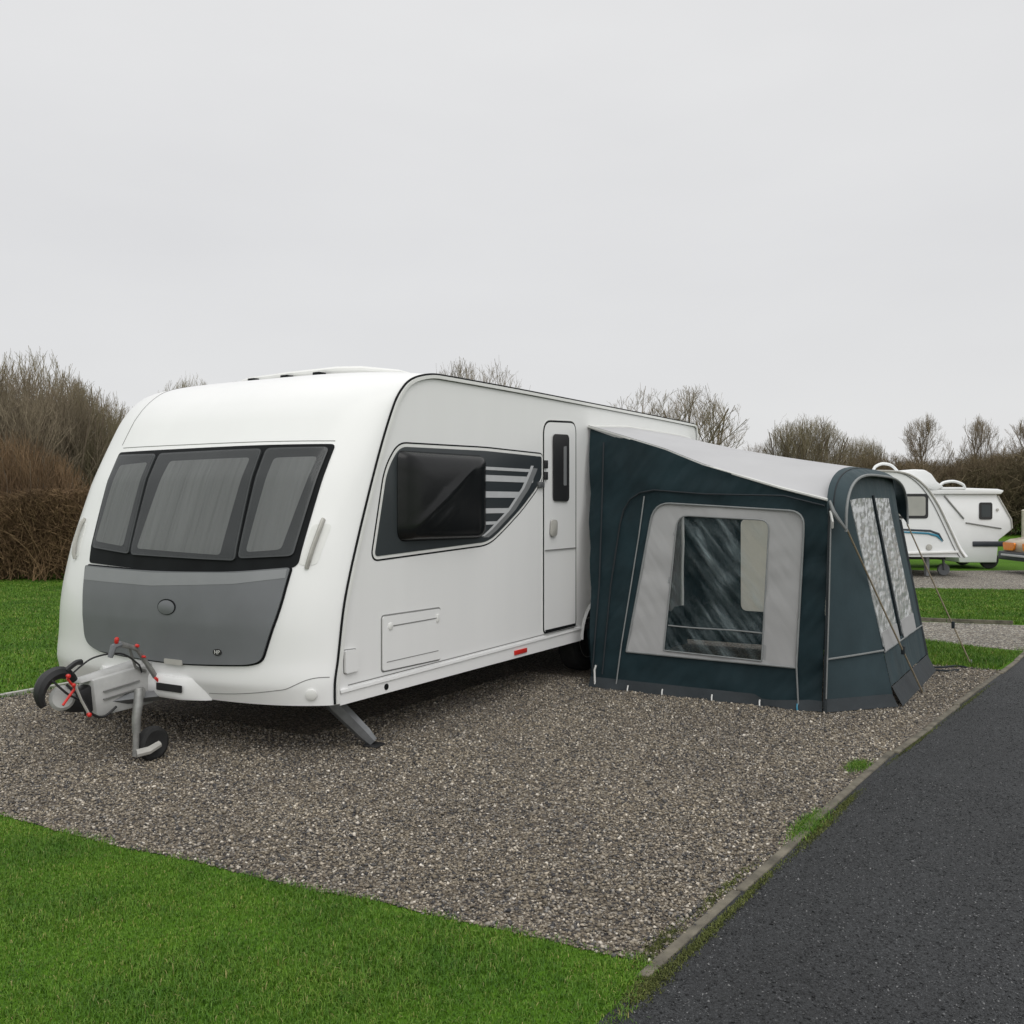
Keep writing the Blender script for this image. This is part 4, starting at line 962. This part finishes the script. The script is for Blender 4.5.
# a car just inside the right edge of the view
pc = empty('parked_car', (13.7, 21.9, 0), 0)
tag(pc, 'cream car with dark bumper and big orange lamp, cut off by the right edge', 'car')
def LC_(x, y, z): return (x-13.7, y-21.9, z)
MB().prism([LC_(x, 21.1, z) for x, z in ((11.60, .48), (11.58, .70), (11.75, .78), (12.1, .83), (12.8, .88), (13.3, 1.36), (14.9, 1.40), (15.6, .95), (15.7, .48))], (0, 1.6, 0)).build('body', M['beige'], pc, bevel=.06)
MB().prism([LC_(x, 21.05, z) for x, z in ((11.50, .30), (11.50, .50), (12.05, .52), (12.05, .30))], (0, 1.7, 0)).build('bumper', M['navy'], pc, bevel=.04)
MB().box(LC_(11.49, 21.9, .42), (.03, 1.3, .05)).build('bumper_strip', M['silver'], pc, bevel=.01)
for yc in (22.33, 21.47):
    MB().patch(rounded([(yc-.22, .53), (yc+.22, .53), (yc+.27, .71), (yc-.27, .71)], .06, .06), lambda y, z: (LC_(11.585, y, z), (-1, 0, 0)), 0, .04, 4).build('headlamp', M['orange'], pc, recalc=False)
for x in (12.55, 14.8):
    for y in (21.15, 22.65): MB().lathe(LC_(x, y, .30), (0, -1, 0), [(-.09, .2), (-.08, .29), (0, .30), (.08, .29), (.09, .2), (.06, 0)], 22).build('wheel', M['tyre'], pc)
MB().prism([LC_(x, 21.085, z) for x, z in ((12.95, .95), (13.35, 1.30), (14.8, 1.33), (15.3, .98))], (0, -.004, 0)).build('side_window', M['cabglass'], pc, smooth=False)
MB().box(LC_(13.7, 21.9, .38), (3.9, 1.4, .2)).build('underbody', M['under'], pc, smooth=False)

# a post by the wood
MB_ = MB().tube([(17.05, 32.0, 0), (17.05, 32.0, 1.36)], [.065, .06], 8).tube([(17.05, 32.0, 1.36), (17.05, 32.0, 1.40)], [.075, .03], 8)
tag(MB_.build('fence_post', M['post']), 'pale upright post in front of the dark wood at the right edge', 'post')

# ==================================================================== TREES
def grow(rng, stems, H, levels, spread, r0, twig_r, curl=.12, ratio=.62, nchild=(5, 6, 5), up=.10, dome=.45):
    """list of segments (p, q, rp, rq, level)"""
    segs = []
    def branch(p, d, L, r, lev, par=-1):
        n = 5 if lev == 0 else 4 if lev < levels else 3
        pts = [p]; dd = d.copy(); step = L/n
        for i in range(n):
            dd = dd+Vector((rng.gauss(0, curl), rng.gauss(0, curl), rng.gauss(0, curl)*.6+up)); dd.normalize(); pts.append(pts[-1]+dd*step)
        rt = max(twig_r*.6, r*.45)
        for i in range(n):
            segs.append((pts[i], pts[i+1], r+(rt-r)*i/n, r+(rt-r)*(i+1)/n, lev, par if i == 0 else len(segs)-1))
        i0 = len(segs)-n
        if lev < levels:
            k = nchild[min(lev, len(nchild)-1)]
            for j in range(k):
                f_ = (.22 if lev else .28)+(.76 if lev else .70)*(j+rng.random())/k
                i = min(n-1, int(f_*n)); q = pts[i].lerp(pts[i+1], f_*n-i)
                ax = (pts[i+1]-pts[i]).normalized(); az = rng.uniform(0, 2*math.pi)
                a = ax.orthogonal().normalized(); b = ax.cross(a); ang = R(rng.uniform(22, 55))
                nd_ = ax*math.cos(ang)+(a*math.cos(az)+b*math.sin(az))*math.sin(ang); nd_.z += .12; nd_.normalize()
                branch(q, nd_, L*ratio*rng.uniform(.65, 1.1)*(1.08-.45*f_), max(twig_r, (r+(rt-r)*f_)*.55), lev+1, i0+i)
    for i in range(stems):
        az = 2*math.pi*(i+rng.random()*.7)/max(1, stems); t = spread*rng.uniform(.25, 1.0) if stems > 1 else spread*.1
        d = Vector((math.cos(az)*t, math.sin(az)*t, 1)).normalized()
        p = Vector((math.cos(az)*.25*(stems > 1)*rng.random()*2, math.sin(az)*.25*(stems > 1)*rng.random()*2, -.05))
        branch(p, d, H*rng.uniform(.75, .95)*(.62 if stems == 1 else .72), r0*rng.uniform(.7, 1.1), 0)
    zz = sorted(s_[1].z for s_ in segs if s_[4] == levels); zs = zz[int(len(zz)*.90)]; k = H/zs
    hw = sorted(math.hypot(s_[1].x, s_[1].y) for s_ in segs if s_[4] == levels); hw = hw[int(len(hw)*.88)]*k; cz = H*dome
    out = []; gone = set()
    for idx, (a, b, ra, rb, l, par) in enumerate(segs):
        q = b*k; r = math.hypot(q.x/hw, q.y/hw, (q.z-cz)/(H-cz) if q.z > cz else 0)
        if par in gone or r > 1+rng.gauss(0, .06)+(.08 if l == 0 else 0): gone.add(idx); continue
        out.append((a*k, q, ra, rb, l))
    return out
def seg_mesh(segs, sides=3):
    n = len(segs)
    P = np.array([tuple(s_[0]) for s_ in segs]); Q = np.array([tuple(s_[1]) for s_ in segs]); ra = np.array([s_[2] for s_ in segs]); rb = np.array([s_[3] for s_ in segs])
    d = Q-P; d /= np.linalg.norm(d, axis=1)[:, None]+1e-9
    ref = np.where(np.abs(d[:, 2:3]) < .9, np.array([[0, 0, 1.]]), np.array([[1., 0, 0]]))
    a = np.cross(d, ref); a /= np.linalg.norm(a, axis=1)[:, None]; b = np.cross(d, a)
    V = np.zeros((n, 2*sides, 3))
    for k in range(sides):
        q = 2*math.pi*k/sides; o = a*math.cos(q)+b*math.sin(q); V[:, k] = P+o*ra[:, None]; V[:, sides+k] = Q+o*rb[:, None]
    f = np.array([[k, (k+1) % sides, sides+(k+1) % sides, sides+k] for k in range(sides)])
    F = (f[None]+(np.arange(n)*2*sides)[:, None, None]).reshape(-1, 4)
    return V.reshape(-1, 3), F
TREES = {}
def tree_kind(key, seed, name, stems, H, levels, spread, r0, twig_r, twig_mat, cut=1, **kw):
    rng = random.Random(seed); segs = grow(rng, stems, H, levels, spread, r0, twig_r, **kw)
    root = empty(name, (0, 0, 0))
    V, F = seg_mesh([s_ for s_ in segs if s_[4] <= cut], 5); np_mesh('trunk', V, F, M['bark'], root, smooth=True)
    V, F = seg_mesh([s_ for s_ in segs if s_[4] > cut], 3); np_mesh('crown', V, F, twig_mat, root)
    TREES[key] = [root, False, H, segs]
def plant(key, x, y, h, label, group=None, rz=0, sx=1.0, cat='tree'):
    root, used, H, _ = TREES[key]
    o = root if not used else copy_tree(root); TREES[key][1] = True
    k = h/H; o.location = (x, y, 0); o.rotation_euler = (0, 0, rz); o.scale = (k*sx, k*sx, k)
    o['label'] = label; o['category'] = cat
    if group: o['group'] = group
    return o
tree_kind('shrubA', 1, 'bare_shrub', 15, 5.2, 3, .50, .050, .0055, M['twig_olive'], cut=0, nchild=(8, 6, 5), up=.17, curl=.08)
tree_kind('shrubB', 2, 'bare_shrub', 16, 5.2, 3, .42, .045, .0055, M['twig'], cut=0, nchild=(8, 6, 4), up=.18, curl=.08)
tree_kind('willow', 3, 'rusty_shrub', 24, 3.6, 2, .50, .018, .0052, M['twig_orange'], cut=0, nchild=(12, 8), up=.16, curl=.09)
tree_kind('round', 5, 'bare_tree', 9, 8.0, 4, .80, .085, .007, M['twig'], cut=1, nchild=(8, 7, 5, 3), up=.12, curl=.09)
tree_kind('single', 6, 'bare_tree', 1, 8.0, 4, .2, .15, .0075, M['twig'], cut=1, nchild=(16, 9, 7, 4), up=.13, curl=.09)
tree_kind('bushy', 7, 'bare_tree', 16, 7.5, 3, .8, .07, .0075, M['twig_olive'], cut=1, nchild=(11, 9, 7), up=.13, curl=.09)
P_ = lambda px, d: ((px-512)/960*d, d)
G1 = 'bare shrubs of the thicket behind the hedge'
L1 = 'bare brown multi-stemmed shrub in the tall thicket behind the hedge'
rg = random.Random(9)
for i, (px, d, h) in enumerate([(-150, 24, 5.2), (-95, 26, 5.7), (-60, 23, 4.9), (-22, 25, 5.4), (10, 24, 5.25), (36, 26, 5.85), (60, 24, 5.0), (82, 25.5, 5.0), (100, 27, 4.85), (118, 25, 4.3), (140, 27, 4.45), (166, 28, 4.7), (192, 28, 5.05), (216, 29, 5.0), (-8, 28, 5.7), (66, 28.5, 5.4), (26, 22.8, 4.4)]):
    x, y = P_(px, d); plant('shrubA' if i % 2 else 'shrubB', x, y, h, L1, G1, rg.uniform(0, 6.3), rg.uniform(.75, .95), 'shrub')
for i, (px, d, h) in enumerate([(-80, 22, 3.2), (-30, 22.2, 3.5), (12, 21.8, 3.3), (38, 22.2, 3.0), (60, 22.5, 2.6)]):
    x, y = P_(px, d); plant('willow', x, y, h, 'rusty orange-brown twiggy shrub rising just above the left hedge', 'rusty shrubs above the hedge', rg.uniform(0, 6.3), .9, 'shrub')
for (k, px, d, h, lab, sx) in [
    ('round', 475, 46, 8.75, 'bare round-topped tree peeping over the middle of the main caravan roof', .72),
    ('round', 670, 44, 7.1, 'bare spreading tree behind the rear end of the main caravan', 1.15),
    ('bushy', 190, 44, 7.5, 'bare bushy treetop just over the left roof shoulder of the caravan', .6),
    ('single', 238, 46, 7.4, 'wispy bare treetop beside the caravan roof rail', .7),
    ('bushy', 806, 48, 6.05, 'broad bare bushy tree standing tallest above the awning roof', .95),
    ('bushy', 862, 52, 5.3, 'bare tree leaning out at the right of the broad bushy tree', .7),
    ('round', 752, 54, 5.1, 'small round bare tree left of the broad bushy tree', .7),
    ('single', 925, 50, 6.3, 'slender bare tree above the wood, directly over the blue striped caravan', .85),
    ('single', 982, 52, 6.4, 'slender bare tree above the wood, over the low folding caravan', .8),
    ('single', 1022, 50, 6.0, 'slender bare tree above the wood at the right edge', .9),
    ('bushy', 715, 60, 4.6, 'low bare tree at the far left end of the wood beyond the awning roof', .8)]:
    x, y = P_(px, d); plant(k, x, y, h, lab, 'bare trees beyond the pitches', rg.uniform(0, 6.3), sx)
# far wood: one mass of twigs
segsets = [TREES['bushy'][3], TREES['round'][3]]
Vs, Fs, off = [], [], 0
rw = random.Random(21)
base = [seg_mesh([s_ for s_ in q if s_[4] >= 1], 3) for q in segsets]
for i in range(64):
    x = rw.uniform(9, 46); y = rw.uniform(44, 56)
    pxx = 512+960*x/y
    h = float(np.interp(pxx, [690, 760, 860, 900, 960, 1024, 1100], [2.9, 3.3, 3.9, 4.0, 4.15, 4.6, 5.0]))*rw.uniform(.85, 1.03)
    V, F = base[i % 2]; a = rw.uniform(0, 6.3); k = h/7.7; c, sn = math.cos(a), math.sin(a)
    W_ = V.copy(); W_[:, 0] = (V[:, 0]*c-V[:, 1]*sn)*k*1.15+x; W_[:, 1] = (V[:, 0]*sn+V[:, 1]*c)*k*1.15+y; W_[:, 2] = V[:, 2]*k
    Vs.append(W_); Fs.append(F+off); off += len(V)
V = np.concatenate(Vs); F = np.concatenate(Fs)
tag(np_mesh('far_wood', V, F, M['wood']), 'dense brown leafless wood along the right horizon behind the far caravans', 'wood', kind='stuff')
# undergrowth inside that wood
def thicket(n, xr, yr, hfun, L, w, seed):
    r_ = np.random.default_rng(seed)
    x = r_.uniform(*xr, n); y = r_.uniform(*yr, n); h = hfun(x, y); z = h*r_.random(n)**.8
    d = r_.normal(0, 1, (n, 3)); d[:, 2] = np.abs(d[:, 2])*1.1+.2; d /= np.linalg.norm(d, axis=1)[:, None]
    ln = r_.uniform(.4, 1.0, n)*L; P = np.stack([x, y, z], 1); Q = P+d*ln[:, None]; Q[:, 2] = np.minimum(Q[:, 2], h*1.02)
    ref = r_.normal(0, 1, (n, 3)); a = np.cross(d, ref); a /= np.linalg.norm(a, axis=1)[:, None]+1e-9; b = np.cross(d, a)
    V = np.zeros((n, 6, 3))
    for k in range(3):
        q = 2*math.pi*k/3; o = (a*math.cos(q)+b*math.sin(q))*w; V[:, k] = P+o; V[:, 3+k] = Q+o*.5
    f = np.array([[0, 1, 4, 3], [1, 2, 5, 4], [2, 0, 3, 5]])
    return V.reshape(-1, 3), (f[None]+(np.arange(n)*6)[:, None, None]).reshape(-1, 4)
V, F = thicket(60000, (9, 46), (46, 55), lambda x, y: np.interp(512+960*x/y, [690, 760, 860, 1024, 1100], [2.6, 3.0, 3.4, 4.0, 4.2])*(.85+.15*np.sin(x*1.7)*np.cos(x*.63)), 1.3, .014, 5)
tag(np_mesh('wood_undergrowth', V, F, M['wood']), 'tangled brown undergrowth filling the foot of the far wood', 'undergrowth', kind='stuff')
V, F = thicket(40000, (-6, 14), (52, 58), lambda x, y: 2.2+.5*np.sin(x*.9), 1.2, .014, 6)
tag(np_mesh('far_scrub', V, F, M['wood']), 'low brown scrub along the horizon behind the main caravan', 'scrub', kind='stuff')
# the clipped brown hedge on the left
def hh(x, y): return 1.86+.10*np.sin(x*1.3)+.07*np.sin(x*3.1+1)-.05*np.abs(y-20.4)**2
V, F = thicket(110000, (-17, -3.5), (19.7, 21.4), hh, .34, .006, 7)
# thin the foot so that stems show
rr_ = np.random.default_rng(3); n = len(V)//6; Z = V.reshape(n, 6, 3)[:, 0, 2]
keep = rr_.random(n) < np.clip(.35+Z/1.1, 0, 1); Vk = V.reshape(n, 6, 3)[keep]; n = len(Vk)
f = np.array([[0, 1, 4, 3], [1, 2, 5, 4], [2, 0, 3, 5]]); V = Vk.reshape(-1, 3); F = (f[None]+(np.arange(n)*6)[:, None, None]).reshape(-1, 4)
hg = empty('brown_hedge', (-10, 20.5, 0)); tag(hg, 'dense leafless brown hedge along the left side of the lawn', 'hedge')
V[:, 0] += 10; V[:, 1] -= 20.5
np_mesh('twigs', V, F, M['hedge'], hg)
st = []
rg = random.Random(2)
for i in range(150):
    x = rg.uniform(-7, 6.5); y = rg.uniform(-.7, .6); p = Vector((x, y, 0))
    for j in range(3):
        d = Vector((rg.gauss(0, .3), rg.gauss(0, .2), 1)).normalized(); q = p
        for k in range(4):
            e = q+d*.4; st.append((q, e, .014-.003*k, .011-.003*k, 0)); q = e; d = (d+Vector((rg.gauss(0, .25), rg.gauss(0, .2), 0))).normalized()
V, F = seg_mesh(st, 4); np_mesh('stems', V, F, M['twig_orange'], hg)

# ==================================================================== LIGHT, SKY, CAMERA
world = bpy.data.worlds.new('World'); scene.world = world; world.use_nodes = True
nt = world.node_tree; bg = nt.nodes['Background']
SUN_EL, SUN_AZ = R(48), math.atan2(0.35, -0.937)      # azimuth: direction to the sun in x, y
sky = nt.nodes.new('ShaderNodeTexSky'); sky.sky_type = 'NISHITA'; sky.sun_disc = False
sky.sun_elevation = SUN_EL; sky.sun_rotation = math.pi/2-math.atan2(-0.937, 0.35)
# overcast: the clear sky is almost hidden by a grey cloud layer
tc = nt.nodes.new('ShaderNodeTexCoord'); sep = nt.nodes.new('ShaderNodeSeparateXYZ'); nt.links.new(tc.outputs['Generated'], sep.inputs[0])
cr = ramp(nt, [(0.0, (6.75, 6.75, 6.75)), (0.25, (6.65, 6.66, 6.72)), (0.55, (7.2, 7.2, 7.22)), (1.0, (13.0, 13.0, 12.9))])
# brighter cloud towards the hidden sun, behind the photographer
mth = nt.nodes.new('ShaderNodeMath'); mth.operation = 'MULTIPLY_ADD'; mth.inputs[1].default_value = -0.85; 
nt.links.new(sep.outputs['Y'], mth.inputs[0]); 
mth2 = nt.nodes.new('ShaderNodeMath'); mth2.operation = 'MAXIMUM'; mth2.inputs[1].default_value = 0.0; nt.links.new(sep.outputs['Z'], mth2.inputs[0])
add = nt.nodes.new('ShaderNodeMath'); add.operation = 'MAXIMUM'; mth.inputs[2].default_value = 0.0
nt.links.new(mth2.outputs[0], add.inputs[0]); nt.links.new(mth.outputs[0], add.inputs[1]); nt.links.new(add.outputs[0], cr.inputs[0])
cn = nt.nodes.new('ShaderNodeTexNoise'); cn.inputs['Scale'].default_value = 2.2; cn.inputs['Detail'].default_value = 5
mp = nt.nodes.new('ShaderNodeMapping'); mp.inputs['Scale'].default_value = (1, 1, 3); nt.links.new(tc.outputs['Generated'], mp.inputs[0]); nt.links.new(mp.outputs[0], cn.inputs['Vector'])
cr2 = ramp(nt, [(0.3, (.965, .965, .97)), (0.7, (1.03, 1.03, 1.03))], cn.outputs['Fac'])
mx = nt.nodes.new('ShaderNodeMix'); mx.data_type = 'RGBA'; mx.blend_type = 'MULTIPLY'; mx.inputs['Factor'].default_value = 1
nt.links.new(cr.outputs[0], mx.inputs['A']); nt.links.new(cr2.outputs[0], mx.inputs['B'])
mx2 = nt.nodes.new('ShaderNodeMix'); mx2.data_type = 'RGBA'; mx2.inputs['Factor'].default_value = 0.97
nt.links.new(sky.outputs[0], mx2.inputs['A']); nt.links.new(mx.outputs['Result'], mx2.inputs['B'])
nt.links.new(mx2.outputs['Result'], bg.inputs['Color']); bg.inputs['Strength'].default_value = 0.105

sd = bpy.data.lights.new('sun', 'SUN'); sd.energy = 0.9; sd.angle = R(45); sd.color = (1, .98, .95)
so = bpy.data.objects.new('sun', sd); COL.objects.link(so)
dirv = Vector((0.35*math.cos(SUN_EL), -0.937*math.cos(SUN_EL), math.sin(SUN_EL)))
so.rotation_euler = dirv.to_track_quat('Z', 'Y').to_euler(); so.location = (-10, -12, 20)

cd = bpy.data.cameras.new('camera'); cam = bpy.data.objects.new('camera', cd); COL.objects.link(cam)
cam.location = (0, 0, 1.65); cam.rotation_euler = (R(90), 0, 0)
cd.sensor_width = 36; cd.lens = 36*960/1024; cd.shift_y = -10/1024; cd.clip_end = 2000; cd.clip_start = .05
scene.camera = cam
vs_ = scene.view_settings; vs_.view_transform = 'Standard'; vs_.look = 'None'; vs_.exposure = 0.10; vs_.gamma = 1
